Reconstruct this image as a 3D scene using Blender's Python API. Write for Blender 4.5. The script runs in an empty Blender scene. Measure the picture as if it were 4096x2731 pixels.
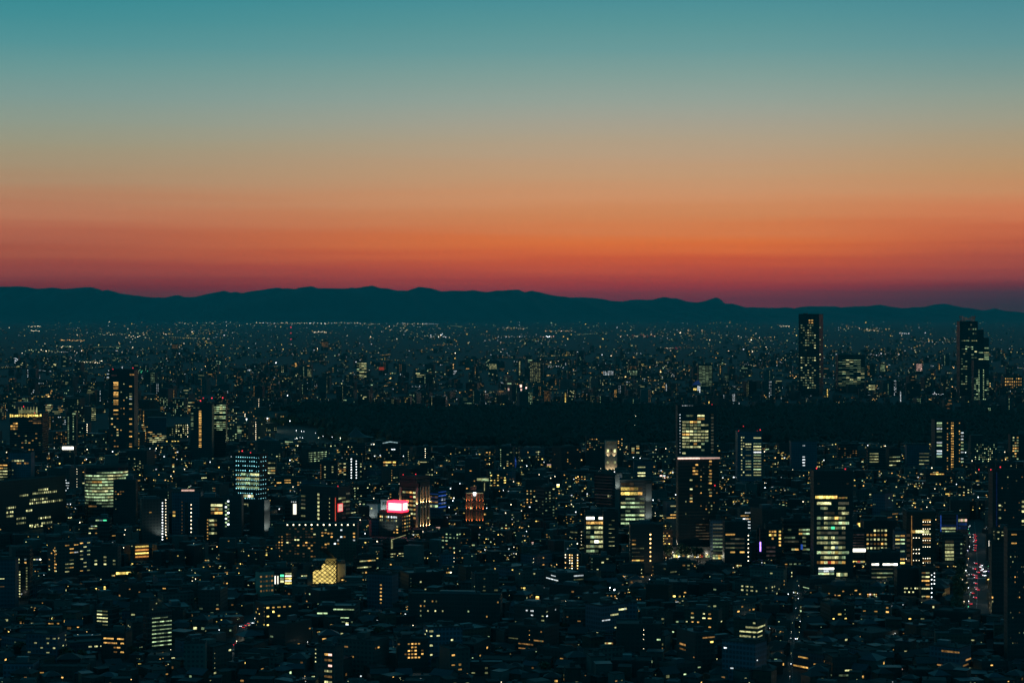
import bpy, math, random
import numpy as np
from math import radians, sin, cos, tan, pi, exp, sqrt, atan2, hypot

HAZE_COL = (.028, .96, 1.0, 1)
HAZE_IN = (.0018, .0605, .096)
ZENITH = (.005, .07, .108)
EAST = (.0025, .098, .148)
DENOISE = True
SKY_MID = [(1200, (92, 54, 78)), (1160, (124, 61, 76)), (1120, (155, 70, 72)), (1085, (176, 79, 70)), (1050, (192, 88, 66)), (1015, (206, 101, 66)), (970, (214, 113, 66)), (925, (209, 121, 77)), (860, (204, 133, 90)), (790, (204, 144, 104)), (700, (193, 153, 118)), (650, (188, 155, 124)), (600, (181, 158, 131)), (550, (174, 160, 137)), (500, (166, 161, 144)), (450, (157, 162, 149)), (400, (147, 162, 152)), (300, (128, 159, 153)), (200, (106, 154, 154)), (100, (90, 149, 152)), (0, (75, 143, 151)), (-300, (52, 125, 138))]
SKY_LEFT = [(1200, (74, 50, 70)), (1160, (94, 56, 72)), (1120, (118, 64, 73)), (1085, (137, 71, 73)), (1050, (149, 78, 73)), (1015, (159, 86, 74)), (970, (165, 93, 78)), (925, (174, 102, 82)), (860, (180, 117, 91)), (790, (176, 131, 102)), (700, (166, 142, 114)), (600, (155, 150, 126)), (500, (140, 154, 140)), (400, (124, 154, 148)), (300, (106, 152, 150)), (200, (84, 147, 151)), (100, (68, 142, 149)), (0, (54, 138, 147)), (-300, (45, 120, 138))]
SKY_RIGHT = [(1230, (46, 56, 75)), (1190, (56, 56, 77)), (1150, (95, 59, 75)), (1110, (128, 66, 75)), (1070, (149, 73, 73)), (1030, (161, 79, 72)), (985, (180, 91, 72)), (925, (195, 105, 76)), (860, (204, 124, 88)), (790, (199, 137, 98)), (700, (187, 147, 108)), (600, (174, 152, 121)), (500, (158, 156, 136)), (400, (140, 156, 144)), (300, (118, 152, 148)), (200, (98, 148, 151)), (100, (84, 143, 151)), (0, (71, 138, 148)), (-300, (52, 122, 140))]

rnd = random.Random(11)
S = bpy.context.scene
COL = S.collection
F, CX, YH, H = 7963.0, 2048.0, 1235.0, 250.0      # focal length and horizon of the photograph (4096 px wide), height of the viewpoint in metres
SIG = 1.75e-5                                       # density of the air
def gp(px, py):
    Y = H * F / (py - YH); return ((px - CX) * Y / F, Y)
def zat(py, Y): return H - (py - YH) * Y / F
def s2l(c): return tuple((v / 255 / 12.92) if v <= 10 else ((v / 255 + 0.055) / 1.055) ** 2.4 for v in c)

# ------------------------------------------------------------------ materials
def new_mat(name):
    m = bpy.data.materials.new(name); m.use_nodes = True
    nt = m.node_tree; nt.nodes.clear()
    out = nt.nodes.new('ShaderNodeOutputMaterial')
    return m, nt, out
def N(nt, t, **kw):
    n = nt.nodes.new(t)
    for k, v in kw.items(): setattr(n, k, v)
    return n
def math_n(nt, op, a, b=None, c=None):
    n = N(nt, 'ShaderNodeMath', operation=op)
    for i, v in enumerate((a, b, c)):
        if v is None: continue
        if isinstance(v, (int, float)): n.inputs[i].default_value = v
        else: nt.links.new(v, n.inputs[i])
    return n.outputs[0]
def plain(name, col, rough=0.8, var=0.35, scale=0.15, metal=0.0):
    m, nt, out = new_mat(name)
    b = N(nt, 'ShaderNodeBsdfPrincipled')
    b.inputs['Roughness'].default_value = rough; b.inputs['Metallic'].default_value = metal
    g = N(nt, 'ShaderNodeNewGeometry'); no = N(nt, 'ShaderNodeTexNoise')
    no.inputs['Scale'].default_value = scale; no.inputs['Detail'].default_value = 3
    nt.links.new(g.outputs['Position'], no.inputs['Vector'])
    f = math_n(nt, 'MULTIPLY_ADD', no.outputs['Fac'], var * 2, 1 - var)
    oi = N(nt, 'ShaderNodeObjectInfo')
    r = math_n(nt, 'FRACT', math_n(nt, 'ADD', oi.outputs['Random'], g.outputs['Random Per Island']))
    f = math_n(nt, 'MULTIPLY', f, math_n(nt, 'MULTIPLY_ADD', r, var * 1.4, 1 - var * .7))
    mx = N(nt, 'ShaderNodeVectorMath', operation='SCALE'); mx.inputs[0].default_value = col
    nt.links.new(f, mx.inputs['Scale']); nt.links.new(mx.outputs[0], b.inputs['Base Color'])
    nt.links.new(b.outputs[0], out.inputs[0]); return m
def facade(name, wall, floor_h=3.5, bay=3.2, rough=0.7, glassiness=.55, wx=.2, wz=.35):
    """wall with a grid of unlit dark glass, laid out in the building's own coordinates"""
    m, nt, out = new_mat(name)
    tc = N(nt, 'ShaderNodeTexCoord'); sp = N(nt, 'ShaderNodeSeparateXYZ'); nt.links.new(tc.outputs['Object'], sp.inputs[0])
    sn = N(nt, 'ShaderNodeSeparateXYZ'); nt.links.new(tc.outputs['Normal'], sn.inputs[0])
    ax = math_n(nt, 'ABSOLUTE', sn.outputs[0]); ay = math_n(nt, 'ABSOLUTE', sn.outputs[1]); az = math_n(nt, 'ABSOLUTE', sn.outputs[2])
    u = math_n(nt, 'ADD', math_n(nt, 'MULTIPLY', sp.outputs[0], ay), math_n(nt, 'MULTIPLY', sp.outputs[1], ax))
    fu = math_n(nt, 'FRACT', math_n(nt, 'DIVIDE', u, bay)); fz = math_n(nt, 'FRACT', math_n(nt, 'DIVIDE', sp.outputs[2], floor_h))
    mk = math_n(nt, 'MULTIPLY', math_n(nt, 'GREATER_THAN', fu, wx), math_n(nt, 'GREATER_THAN', fz, wz))
    mk = math_n(nt, 'MULTIPLY', mk, math_n(nt, 'LESS_THAN', az, .5))
    mk = math_n(nt, 'MULTIPLY', mk, glassiness)
    oi = N(nt, 'ShaderNodeObjectInfo'); g = N(nt, 'ShaderNodeNewGeometry'); no = N(nt, 'ShaderNodeTexNoise')
    no.inputs['Scale'].default_value = .08; no.inputs['Detail'].default_value = 4; nt.links.new(g.outputs['Position'], no.inputs['Vector'])
    f = math_n(nt, 'MULTIPLY', math_n(nt, 'MULTIPLY_ADD', oi.outputs['Random'], .8, .55), math_n(nt, 'MULTIPLY_ADD', no.outputs['Fac'], .8, .6))
    vs = N(nt, 'ShaderNodeVectorMath', operation='SCALE'); vs.inputs[0].default_value = wall; nt.links.new(f, vs.inputs['Scale'])
    mx = N(nt, 'ShaderNodeMix', data_type='RGBA'); nt.links.new(mk, mx.inputs['Factor'])
    nt.links.new(vs.outputs[0], mx.inputs['A']); mx.inputs['B'].default_value = (.012, .016, .018, 1)
    b = N(nt, 'ShaderNodeBsdfPrincipled'); nt.links.new(mx.outputs['Result'], b.inputs['Base Color'])
    nt.links.new(math_n(nt, 'MULTIPLY_ADD', mk, -rough * .6, rough), b.inputs['Roughness'])
    nt.links.new(b.outputs[0], out.inputs[0]); return m
def glow(name, col, strength, pattern=1.0, vary=1.0, bright=False, scale=.55):
    """lit pane: interior brightness differs from pane to pane and across each pane (blinds, furniture, lamps in the room)"""
    m, nt, out = new_mat(name)
    e = N(nt, 'ShaderNodeEmission'); e.inputs[0].default_value = (*col, 1)
    oi = N(nt, 'ShaderNodeObjectInfo'); g = N(nt, 'ShaderNodeNewGeometry')
    r = math_n(nt, 'FRACT', math_n(nt, 'ADD', oi.outputs['Random'], g.outputs['Random Per Island']))
    f = math_n(nt, 'MULTIPLY_ADD', math_n(nt, 'MULTIPLY', r, r), vary * 1.9, 1 - vary * .62)
    if pattern > 0:
        mp = N(nt, 'ShaderNodeVectorMath', operation='MULTIPLY'); nt.links.new(g.outputs['Position'], mp.inputs[0]); mp.inputs[1].default_value = (1, .6, .8)
        no = N(nt, 'ShaderNodeTexNoise'); no.inputs['Scale'].default_value = scale; no.inputs['Detail'].default_value = 5; no.inputs['Roughness'].default_value = .7
        nt.links.new(mp.outputs[0], no.inputs['Vector'])
        p = math_n(nt, 'MAXIMUM', math_n(nt, 'MULTIPLY_ADD', no.outputs['Fac'], 5.2 * pattern, 1 - 2.55 * pattern), .1)
        f = math_n(nt, 'MULTIPLY', f, p)
    nt.links.new(math_n(nt, 'MULTIPLY', f, strength), e.inputs[1])
    nt.links.new(e.outputs[0], out.inputs[0])
    m.cycles.emission_sampling = 'FRONT' if bright else 'NONE'
    return m
M = dict(
    dark=facade('dark_glass_facade', (.05, .055, .053), 3.9, 1.6, .4, .6, .12, .3),
    black=facade('black_facade', (.048, .05, .047), 3.6, 2.4, .6, .5),
    conc=facade('grey_concrete_facade', (.062, .064, .058), 3.3, 3.4, .8, .75, .35, .45),
    pale=facade('pale_tile_facade', (.115, .115, .105), 3.2, 3.0, .75, .7, .45, .5),
    white=facade('white_wall', (.62, .62, .6), 3.2, 5.0, .8, .25, .6, .6),
    brown=facade('brown_brick_facade', (.11, .07, .05), 3.1, 3.0, .85, .7, .4, .5),
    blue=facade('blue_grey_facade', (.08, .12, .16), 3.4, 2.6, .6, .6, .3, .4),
    brick=plain('red_brick', (.34, .12, .08), .85, .2),
    stone=plain('warm_stone', (.42, .36, .28), .8, .2),
    roof=plain('flat_roof_membrane', (.015, .016, .0155), .85),
    roofpale=plain('pale_roof_coating', (.024, .026, .026), .75),
    roofblue=plain('blue_metal_roof', (.018, .03, .044), .45),
    tile=plain('dark_roof_tile', (.013, .0145, .0165), .6),
    slate=plain('slate_roof', (.02, .022, .026), .55),
    metal=plain('grey_metal', (.12, .13, .14), .5, .2, metal=.3),
    concp=plain('plain_concrete', (.055, .056, .052), .85),
    palep=plain('plain_pale_wall', (.10, .10, .092), .8),
    frame=plain('window_frame', (.03, .03, .032), .5, .1),
    bark=plain('bark', (.05, .035, .025), .9),
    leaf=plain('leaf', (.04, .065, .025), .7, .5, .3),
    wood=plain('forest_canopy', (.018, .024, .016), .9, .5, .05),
    asphalt=plain('asphalt', (.035, .035, .037), .85, .3, .3),
    ground=plain('city_ground', (.02, .022, .024), .9, .4, .02),
    paint=plain('road_paint', (.7, .7, .68), .7, .15),
    hill=plain('mountain_forest', (.03, .04, .035), .95, .4, .0008),
    carpaint=plain('car_paint', (.2, .2, .22), .35, .8),
    rubber=plain('tyre_rubber', (.02, .02, .02), .9, .1),
    terra=plain('terracotta_render', (.30, .11, .07), .85, .2),
)
PAL = {
    'W': ((.92, .93, .43), .62), 'w': ((.85, .92, .42), .2), 'G': ((.70, 1.0, .52), .52), 'g': ((.62, .9, .5), .16),
    'A': ((1.0, .55, .14), .68), 'a': ((1.0, .52, .16), .2), 'Y': ((1.0, .72, .17), 1.25), 'y': ((1., .75, .2), .35),
    'C': ((.86, .97, 1.0), .9), 'c': ((.6, .9, .95), .3), 'T': ((.3, .85, .95), 2.0), 'B': ((.05, .18, .9), .22), 'b': ((.03, .10, .4), .14),
    'R': ((1.0, .04, .06), 1.8), 'r': ((1.0, .12, .06), .3), 'P': ((.4, .2, 1.0), 1.6), 'K': ((1.0, .62, .5), 1.3), 'O': ((1.0, .42, .1), 1.3),
    'L': ((.9, .98, 1.0), 4.5), 'l': ((1.0, .85, .55), 4.0), 'o': ((1.0, .6, .2), 4.0), 'E': ((.1, 1.0, .45), 2.0), 'Z': ((1.0, .97, .8), 2.6),
    'x': ((.75, .75, .5), .05), 'k': ((.75, .55, .55), .035), 'z': ((.7, .5, .3), .045),
}
ML = {}
SIGN = glow('lit_red_sign_edge', (1.0, .012, .03), 9.0, 0, 0, True); SIGNW = glow('lit_sign_face', (1.0, .84, .78), 2.0, 0, 0, True); SHOPW = glow('lattice_shop_light', (1.0, .74, .2), 1.0, .8, .3, True, .25)
for k, (c, s) in PAL.items():
    lamp = k in 'LloRTE'
    ML[k] = glow('glow_' + {'W': 'warm_white', 'w': 'dim_warm', 'G': 'fluorescent', 'g': 'dim_fluorescent', 'A': 'amber', 'a': 'dim_amber', 'Y': 'yellow', 'y': 'dim_yellow', 'C': 'cool_white',
                 'c': 'dim_cool', 'T': 'cyan', 'B': 'blue', 'b': 'dim_blue', 'R': 'red', 'r': 'dim_red', 'P': 'violet', 'K': 'pink_white', 'O': 'orange', 'L': 'white_lamp', 'l': 'warm_lamp', 'o': 'amber_lamp',
                 'E': 'green', 'Z': 'white_sign', 'x': 'faint_pale', 'k': 'faint_pink', 'z': 'faint_brown'}[k], c, s, 0 if lamp or k in 'Z' else (1.0 if k in 'WGAYCwgacy' else .5), .9 if not lamp else .6)

# ------------------------------------------------------------------ meshes
class MB:
    def __init__(s): s.v = []; s.f = []; s.m = []
    def face(s, pts, mi=0):
        n = len(s.v); s.v += pts; s.f.append(tuple(range(n, n + len(pts)))); s.m.append(mi)
    def box(s, x0, x1, y0, y1, z0, z1, mi=0, top=None):
        n = len(s.v)
        s.v += [(x0, y0, z0), (x1, y0, z0), (x1, y1, z0), (x0, y1, z0), (x0, y0, z1), (x1, y0, z1), (x1, y1, z1), (x0, y1, z1)]
        for q, k in (((0, 1, 5, 4), mi), ((1, 2, 6, 5), mi), ((2, 3, 7, 6), mi), ((3, 0, 4, 7), mi), ((4, 5, 6, 7), mi if top is None else top), ((3, 2, 1, 0), mi)):
            s.f.append(tuple(n + i for i in q)); s.m.append(k)
    def prism(s, ring, z0, z1, mi=0, cap=True):
        n = len(s.v); k = len(ring)
        s.v += [(x, y, z0) for x, y in ring] + [(x, y, z1) for x, y in ring]
        for i in range(k):
            j = (i + 1) % k; s.f.append((n + i, n + j, n + k + j, n + k + i)); s.m.append(mi)
        if cap: s.f.append(tuple(range(n + k, n + 2 * k))); s.m.append(mi)
    def cyl(s, x, y, z0, z1, r0, r1=None, k=8, mi=0):
        r1 = r0 if r1 is None else r1; n = len(s.v)
        for z, r in ((z0, r0), (z1, r1)): s.v += [(x + r * cos(2 * pi * i / k), y + r * sin(2 * pi * i / k), z) for i in range(k)]
        for i in range(k):
            j = (i + 1) % k; s.f.append((n + i, n + j, n + k + j, n + k + i)); s.m.append(mi)
        s.f.append(tuple(range(n + k, n + 2 * k))); s.m.append(mi)
    def bar(s, a, b, t, mi=0):
        ax, ay, az = a; bx, by, bz = b; L = sqrt((bx - ax) ** 2 + (by - ay) ** 2 + (bz - az) ** 2) or 1
        d = ((bx - ax) / L, (by - ay) / L, (bz - az) / L)
        up = (0, 0, 1) if abs(d[2]) < .9 else (0, 1, 0)
        u = (d[1] * up[2] - d[2] * up[1], d[2] * up[0] - d[0] * up[2], d[0] * up[1] - d[1] * up[0]); l = sqrt(sum(q * q for q in u)); u = tuple(q / l * t / 2 for q in u)
        w = (u[1] * d[2] - u[2] * d[1], u[2] * d[0] - u[0] * d[2], u[0] * d[1] - u[1] * d[0])
        n = len(s.v)
        for p in (a, b):
            for i, j in ((-1, -1), (1, -1), (1, 1), (-1, 1)): s.v.append(tuple(p[k] + i * u[k] + j * w[k] for k in range(3)))
        for q in ((0, 1, 5, 4), (1, 2, 6, 5), (2, 3, 7, 6), (3, 0, 4, 7), (4, 5, 6, 7), (3, 2, 1, 0)): s.f.append(tuple(n + i for i in q)); s.m.append(mi)
    def data(s, name, mats):
        me = bpy.data.meshes.new(name); me.from_pydata(s.v, [], s.f)
        for m in mats: me.materials.append(m)
        if len(mats) > 1: me.polygons.foreach_set('material_index', s.m)
        return me
    def build(s, name, mats, parent=None):
        if not isinstance(mats, (list, tuple)): mats = [mats]
        return link(name, s.data(name, mats), parent)
def link(name, me, parent=None):
    o = bpy.data.objects.new(name, me); COL.objects.link(o)
    if parent: o.parent = parent
    return o
def tag(o, label=None, cat=None, group=None, kind=None):
    for k, v in (('label', label), ('category', cat), ('group', group), ('kind', kind)):
        if v: o[k] = v
    return o
def empty(name, loc, rz, label=None, cat=None, group=None):
    o = link(name, None); o.location = loc; o.rotation_euler = (0, 0, rz); o.empty_display_size = 2
    return tag(o, label, cat, group)
# one lit pane of each colour: a thin box whose front glows and whose edges are its dark frame
PANE = {}
def pane(ch):
    if ch not in PANE:
        b = MB(); b.box(-.5, .5, -.14, 0, -.5, .5, 1); b.m[0] = 0
        PANE[ch] = b.data('window_pane', [ML[ch], M['frame']])
    return PANE[ch]
LAMPM = {}
def lampm(ch):
    if ch not in LAMPM:
        b = MB(); b.cyl(0, 0, -.5, .5, .35, .5, 6); b.face([(.35 * cos(-2 * pi * i / 6), .35 * sin(-2 * pi * i / 6), -.5) for i in range(6)])
        LAMPM[ch] = b.data('lamp_globe', [ML[ch]])
    return LAMPM[ch]
NWIN = [0]

# ------------------------------------------------------------------ buildings
OCC = []            # footprints: x, y, radius
VIS = []            # what must stay in sight: px0, px1, lowest visible py, Y
REFB = {}
REFS = []           # px, py, short name for labels of neighbours
USED = set()
class Bld:
    def __init__(s, name, label, ref, px0, px1, yt, yb, rot=0, q=.8, mat='dark', cat='building', group=None, vis=None, shape='box', roof='roof', gear=True, mask=True, cap=92):
        s.px0, s.px1, s.yt, s.yb, s.rot, s.mat, s.cap = px0, px1, yt, yb, rot, mat, cap
        Y = H * F / (yb - YH); t = abs(radians(rot)); c, sn = cos(t), sin(t)
        app = (px1 - px0) * Y / F; s.w = app / (c + q * sn); s.d = s.w * q; s.h = zat(yt, Y)
        s.Y = Y; Yc = Y + (s.w * sn + s.d * c) / 2
        s.sc = Y / 1991.0                                   # metres per pixel of the 1024 px render
        Xc = ((px0 + px1) / 2 - CX) * Y / F + ((px0 + px1) / 2 - CX) / F * (Yc - Y) * .5
        sp = (px1 - px0) * q * sn / (c + q * sn)
        if rot > 0: s.fr = {'L': (px0, px0 + sp), 'F': (px0 + sp, px1)}
        elif rot < 0: s.fr = {'F': (px0, px1 - sp), 'R': (px1 - sp, px1)}
        else: s.fr = {'F': (px0, px1), 'L': (px0, px1), 'R': (px0, px1)}
        s.root = empty(name, (Xc, Yc, 0), radians(rot), label, cat, group); USED.add(label)
        OCC.append((Xc, Yc, hypot(s.w, s.d) / 2))
        if mask: VIS.append((px0 - 4, px1 + 4, vis or yb, Y))
        if ref: REFB[ref] = s
        if ref: REFS.append(((px0 + px1) / 2, (yt + yb) / 2, ref))
        s.items = []; s.shape = shape; w, d, h = s.w, s.d, s.h
        if shape == 'box':
            b = MB(); b.box(-w / 2, w / 2, -d / 2, d / 2, 0, h); b.build('wall', M[mat], s.root)
            if roof:
                b = MB(); b.box(-w / 2 + .7, w / 2 - .7, -d / 2 + .7, d / 2 - .7, h - .1, h + .2); b.build('roof', M[roof], s.root)
                b = MB()
                for x0, x1, y0, y1 in ((-w / 2, w / 2, -d / 2, -d / 2 + .35), (-w / 2, w / 2, d / 2 - .35, d / 2), (-w / 2, -w / 2 + .35, -d / 2 + .35, d / 2 - .35), (w / 2 - .35, w / 2, -d / 2 + .35, d / 2 - .35)): b.box(x0, x1, y0, y1, h - .004, h + 1.1)
                b.build('parapet', M['concp'], s.root)
                if gear: s.gear()
    def gear(s, big=True):
        w, d, h = s.w, s.d, s.h
        gw, gd = w * rnd.uniform(.25, .5), d * rnd.uniform(.25, .5); gx, gy = rnd.uniform(-.2, .2) * w, rnd.uniform(-.1, .2) * d; gh = rnd.uniform(2.5, 5.5)
        b = MB(); b.box(gx - gw / 2, gx + gw / 2, gy - gd / 2, gy + gd / 2, h + .2, h + gh); b.build('machine_room', M[rnd.choice(['concp', 'palep', 'metal'])], s.root)
        if w > 14:
            for k in range(rnd.randint(1, 3)):
                ux = gx + (gw / 2 + 2.2) * rnd.choice([-1, 1]); uy = rnd.uniform(-.35, .35) * d
                if abs(ux) > w / 2 - 1.8: continue
                b = MB(); b.box(ux - 1.3, ux + 1.3, uy - .9, uy + .9, h + .2, h + 2); b.cyl(ux, uy, h + 2, h + 2.3, .7, k=8); b.build('cooling_unit', M['metal'], s.root)
        if rnd.random() < .35:
            b = MB(); b.cyl(gx, gy, h + gh - .05, h + gh + rnd.uniform(5, 11), .12, .05, 5); b.build('antenna', M['metal'], s.root)
    def uv(s, face, x, y):
        a, b = s.fr[face]; W = s.w if face == 'F' else s.d
        return ((x - a) / (b - a) - .5) * W, (s.yb - y) / (s.yb - s.yt) * s.h
    def cell(s, face, x0, x1, y0, y1, ch, name='window'):
        u0, z1 = s.uv(face, x0, y0); u1, z0 = s.uv(face, x1, y1)
        W = (s.w if face == 'F' else s.d) / 2
        u0, u1 = max(u0, -W + .1), min(u1, W - .1); z0, z1 = max(z0, .4), min(z1, s.h - .3)
        if u1 - u0 < .15 or z1 - z0 < .15: return
        s.items.append((face, (u0 + u1) / 2, (z0 + z1) / 2, u1 - u0, z1 - z0, ch, name))
    def grid(s, face, x0, x1, y0, y1, rows, wf=.92, hf=.55, name='window'):
        hf = hf * .85
        n = len(rows); ry = (y1 - y0) / n
        for i, r in enumerate(rows):
            k = len(r); cx = (x1 - x0) / k
            for j, ch in enumerate(r):
                if ch in '. ': continue
                s.cell(face, x0 + (j + .5 - wf / 2) * cx, x0 + (j + .5 + wf / 2) * cx, y0 + (i + .5 - hf / 2) * ry, y0 + (i + .5 + hf / 2) * ry, ch, name)
        return s
    def rand(s, face, x0, x1, y0, y1, nr, nc, p, pal, wf=.8, hf=.5, name='window', runs=0):
        rows = []
        for i in range(nr):
            on = rnd.random() < .5; r = ''
            for j in range(nc):
                if runs: on = on if rnd.random() < runs else rnd.random() < p; hit = on and rnd.random() < .9
                else: hit = rnd.random() < p
                r += rnd.choice(pal) if hit else '.'
            rows.append(r)
        return s.grid(face, x0, x1, y0, y1, rows, wf, hf, name)
    def lamps(s, face, x0, x1, y0, y1, nr, nc, ch, size=.5, p=1.0, name='corridor_lamp'):
        """rows and columns of small wall lamps"""
        h = size * s.sc * .5
        for i in range(nr):
            for j in range(nc):
                if rnd.random() > p: continue
                u, z = s.uv(face, x0 + (j + .5) * (x1 - x0) / nc, y0 + (i + .5) * (y1 - y0) / nr)
                s.items.append((face, u, z, h * 2, h * 2, ch, name))
        return s
    def beacons(s, pts, ch='R', size=1.1):
        for x, y in pts:
            z = zat(y, s.Y); u = ((x - s.px0) / (s.px1 - s.px0) - .5) * s.w * .92
            b = MB(); b.cyl(u, -s.d * .4, min(s.h, z - .5) - .05, z, .12, k=5); o = b.build('beacon', M['metal'], s.root)
            l = link('lamp_globe', lampm(ch), o); l.location = (u, -s.d * .4, z); k = size * max(.9, s.sc * .95); l.scale = (k, k, k)
        return s
    def strip(s, pts, t, ch, name='light_strip', y=None):
        """glowing tube along photo points on the front face"""
        b = MB()
        q = [(s.uv('F', *p)) for p in pts]
        for (u0, z0), (u1, z1) in zip(q, q[1:]): b.bar((u0, -s.d / 2 - t if y is None else y, z0), (u1, -s.d / 2 - t if y is None else y, z1), t)
        b.build(name, ML[ch], s.root); return s
    def block(s, name, face, x0, x1, y0, y1, out, mat):
        """solid projecting piece on the front or a side"""
        u0, z1 = s.uv(face, x0, y0); u1, z0 = s.uv(face, x1, y1)
        W = s.d / 2 if face == 'F' else s.w / 2
        b = MB(); b.box(u0, u1, -W - out, -W + .05, z0, z1); o = b.build(name, M[mat] if mat in M else ML[mat], s.root)
        o.rotation_euler = (0, 0, {'F': 0, 'L': -pi / 2, 'R': pi / 2}[face]); return o
    def top(s, name, x0, x1, y0, d0, d1, mat, roof=None):
        """set-back storey on the roof up to photo row y0; d0..d1 share of the depth"""
        u0, _ = s.uv('F', x0, y0); u1, _ = s.uv('F', x1, y0); z1 = zat(y0, s.Y)
        b = MB(); b.box(u0, u1, (d0 - .5) * s.d, (d1 - .5) * s.d, s.h - .05, z1); return b.build(name, M[mat] if mat in M else ML[mat], s.root)
    def done(s):
        it = sorted(s.items, key=lambda t: -t[3] * t[4])
        W = {'F': s.d / 2, 'L': s.w / 2, 'R': s.w / 2}; RZ = {'F': 0, 'L': -pi / 2, 'R': pi / 2}
        for (f, u, z, a, h, ch, nm) in it[:s.cap]:
            o = link(nm, pane(ch), s.root); r = RZ[f]; k = W[f] + .02
            o.location = (u * cos(r) + k * sin(r), u * sin(r) - k * cos(r), z); o.rotation_euler = (0, 0, r); o.scale = (a, 1, h); NWIN[0] += 1
        if it[s.cap:]:
            b = MB(); ks = sorted({t[5] for t in it[s.cap:]})
            for (f, u, z, a, h, ch, nm) in it[s.cap:]:
                r = RZ[f]; k = W[f] + .12
                P = lambda uu, zz: (uu * cos(r) + k * sin(r), uu * sin(r) - k * cos(r), zz)
                b.face([P(u - a / 2, z - h / 2), P(u + a / 2, z - h / 2), P(u + a / 2, z + h / 2), P(u - a / 2, z + h / 2)], ks.index(ch))
            tag(b.build(it[-1][6], [ML[k] for k in ks], s.root), kind='stuff')
        return s

# ------------------------------------------------------------------ the buildings one can name
def rows(n, f): return [f(i) for i in range(n)]
def rstr(pal, n, p): return ''.join(rnd.choice(pal) if rnd.random() < p else '.' for _ in range(n))

# --- far towers beyond the wood
b = Bld('skyscraper', 'tall dark slab skyscraper breaking the horizon with yellow lit office rows and red beacons', 'the slab skyscraper', 3197, 3296, 1257, 1585, -28, .55, 'dark', 'skyscraper', gear=False, cap=95)
b.grid('F', 3204, 3262, 1276, 1556, [('...AA.' if i < 2 else rstr('Wgwwg', 7, .15 if 10 < i < 15 or 18 < i < 20 or i in (7, 8) else .58)) for i in range(28)], .7, .36)
b.grid('R', 3265, 3292, 1285, 1550, [rstr('WGg.', 2, .4) + '.' for i in range(27)], .7, .4)
b.beacons([(3259, 1257), (3199, 1316), (3292, 1316), (3199, 1378), (3292, 1378), (3259, 1318), (3259, 1380)], size=.8)
b.top('machine_room', 3210, 3222, 1253, .3, .6, 'dark'); b.done()
b = Bld('skyscraper', 'stepped skyscraper of three joined shafts with lit lattice crown on the tallest one', 'the stepped skyscraper', 3836, 3908, 1286, 1600, 0, .8, 'dark', 'skyscraper', gear=False, cap=95)
b.rand('F', 3840, 3866, 1360, 1560, 20, 3, .4, 'wGgg', .8, .4); b.rand('F', 3868, 3904, 1290, 1360, 4, 4, .2, 'gx', .6, .4)
b.rand('F', 3842, 3906, 1358, 1400, 5, 8, .4, 'wGg', .8, .35); b.rand('F', 3880, 3906, 1400, 1545, 12, 2, .4, 'GgW', .7, .4)
w0 = b.w
for nm, xa, xb, yt, yy in (('middle_shaft', 3908, 3932, 1318, .2), ('lower_shaft', 3931.5, 3953, 1350, .25)):
    u0, _ = b.uv('F', xa, 0); u1, _ = b.uv('F', xb, 0); m = MB(); m.box(u0, u1, -b.d * .45, b.d * .4, 0, zat(yt, b.Y)); m.build(nm, M['dark'], b.root)
for i in range(16):
    for x0, x1 in ((3912, 3930), (3934, 3952)):
        if rnd.random() < .5:
            u0, z1 = b.uv('F', x0, 1390 + i * 9); u1, z0 = b.uv('F', x1, 1394 + i * 9); b.items.append(('F', (u0 + u1) / 2, (z0 + z1) / 2, u1 - u0, z1 - z0, rnd.choice('GWg'), 'window'))
cr = MB(); h0 = b.h; wz = zat(1264, b.Y)
for y in (-b.d * .42, b.d * .3):
    for s0 in (-1, 1):
        cr.bar((s0 * w0 * .32, y, h0), (s0 * w0 * .36, y, wz), 1.6); cr.bar((s0 * w0 * .36, y, wz), (0, y, h0 + 4), 1.6); cr.bar((s0 * w0 * .32, y, h0), (s0 * w0 * .12, y, h0 + 9), 1.4)
cr.build('lattice_crown', ML['k'], b.root); b.strip([(3856, 1284), (3862, 1268), (3866, 1276)], 1.3, 'x', 'crown_light'); b.strip([(3884, 1284), (3892, 1268), (3894, 1284)], 1.3, 'x', 'crown_light')
m = MB(); m.cyl(-w0 * .33, 0, h0, zat(1252, b.Y), .5, .2, 6); m.build('mast', M['metal'], b.root)
b.beacons([(3838, 1377), (3876, 1378), (3838, 1438), (3876, 1439)], size=.7); b.done()
m2 = Bld('office_tower', 'dark tower with two bright vertical window columns standing before the stepped skyscraper', None, 3893, 3953, 1440, 1610, 0, .7, 'dark', 'tower', gear=False)
m2.grid('F', 3909, 3936, 1476, 1606, ['G.G'] * 19, .4, .45); m2.rand('F', 3894, 3910, 1510, 1600, 13, 2, .55, 'Gg', .9, .35); m2.rand('F', 3936, 3952, 1505, 1600, 13, 2, .4, 'Gg', .9, .35); m2.done()
b = Bld('office_tower', 'broad office block with thin continuous green white ribbons of light right of slab skyscraper', 'the green ribbon office', 3349, 3458, 1420, 1570, 0, .5, 'dark', 'office block', gear=False)
b.rand('F', 3351, 3456, 1436, 1545, 14, 7, .7, 'GgggWg', .94, .26); b.done()
b = Bld('office_tower', 'small distant office with bright horizontal white bands left of the glowing red sign', 'the banded far office', 1427, 1466, 1448, 1518, 0, .6, 'dark', 'office block', gear=False)
b.grid('F', 1428, 1466, 1450, 1514, ['GWWW', '.WWw', 'wWWG', '.wgW', 'G.WW', 'wgG.', '.WWW', '....', 'wWWw', '.wwW', 'WWW.'], .98, .4); b.done()
b = Bld('office_block', 'distant building topped by a glowing red sign board above the dark plain', 'the distant red sign', 1515, 1537, 1467, 1500, 0, .6, 'dark', 'building', gear=False)
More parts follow.
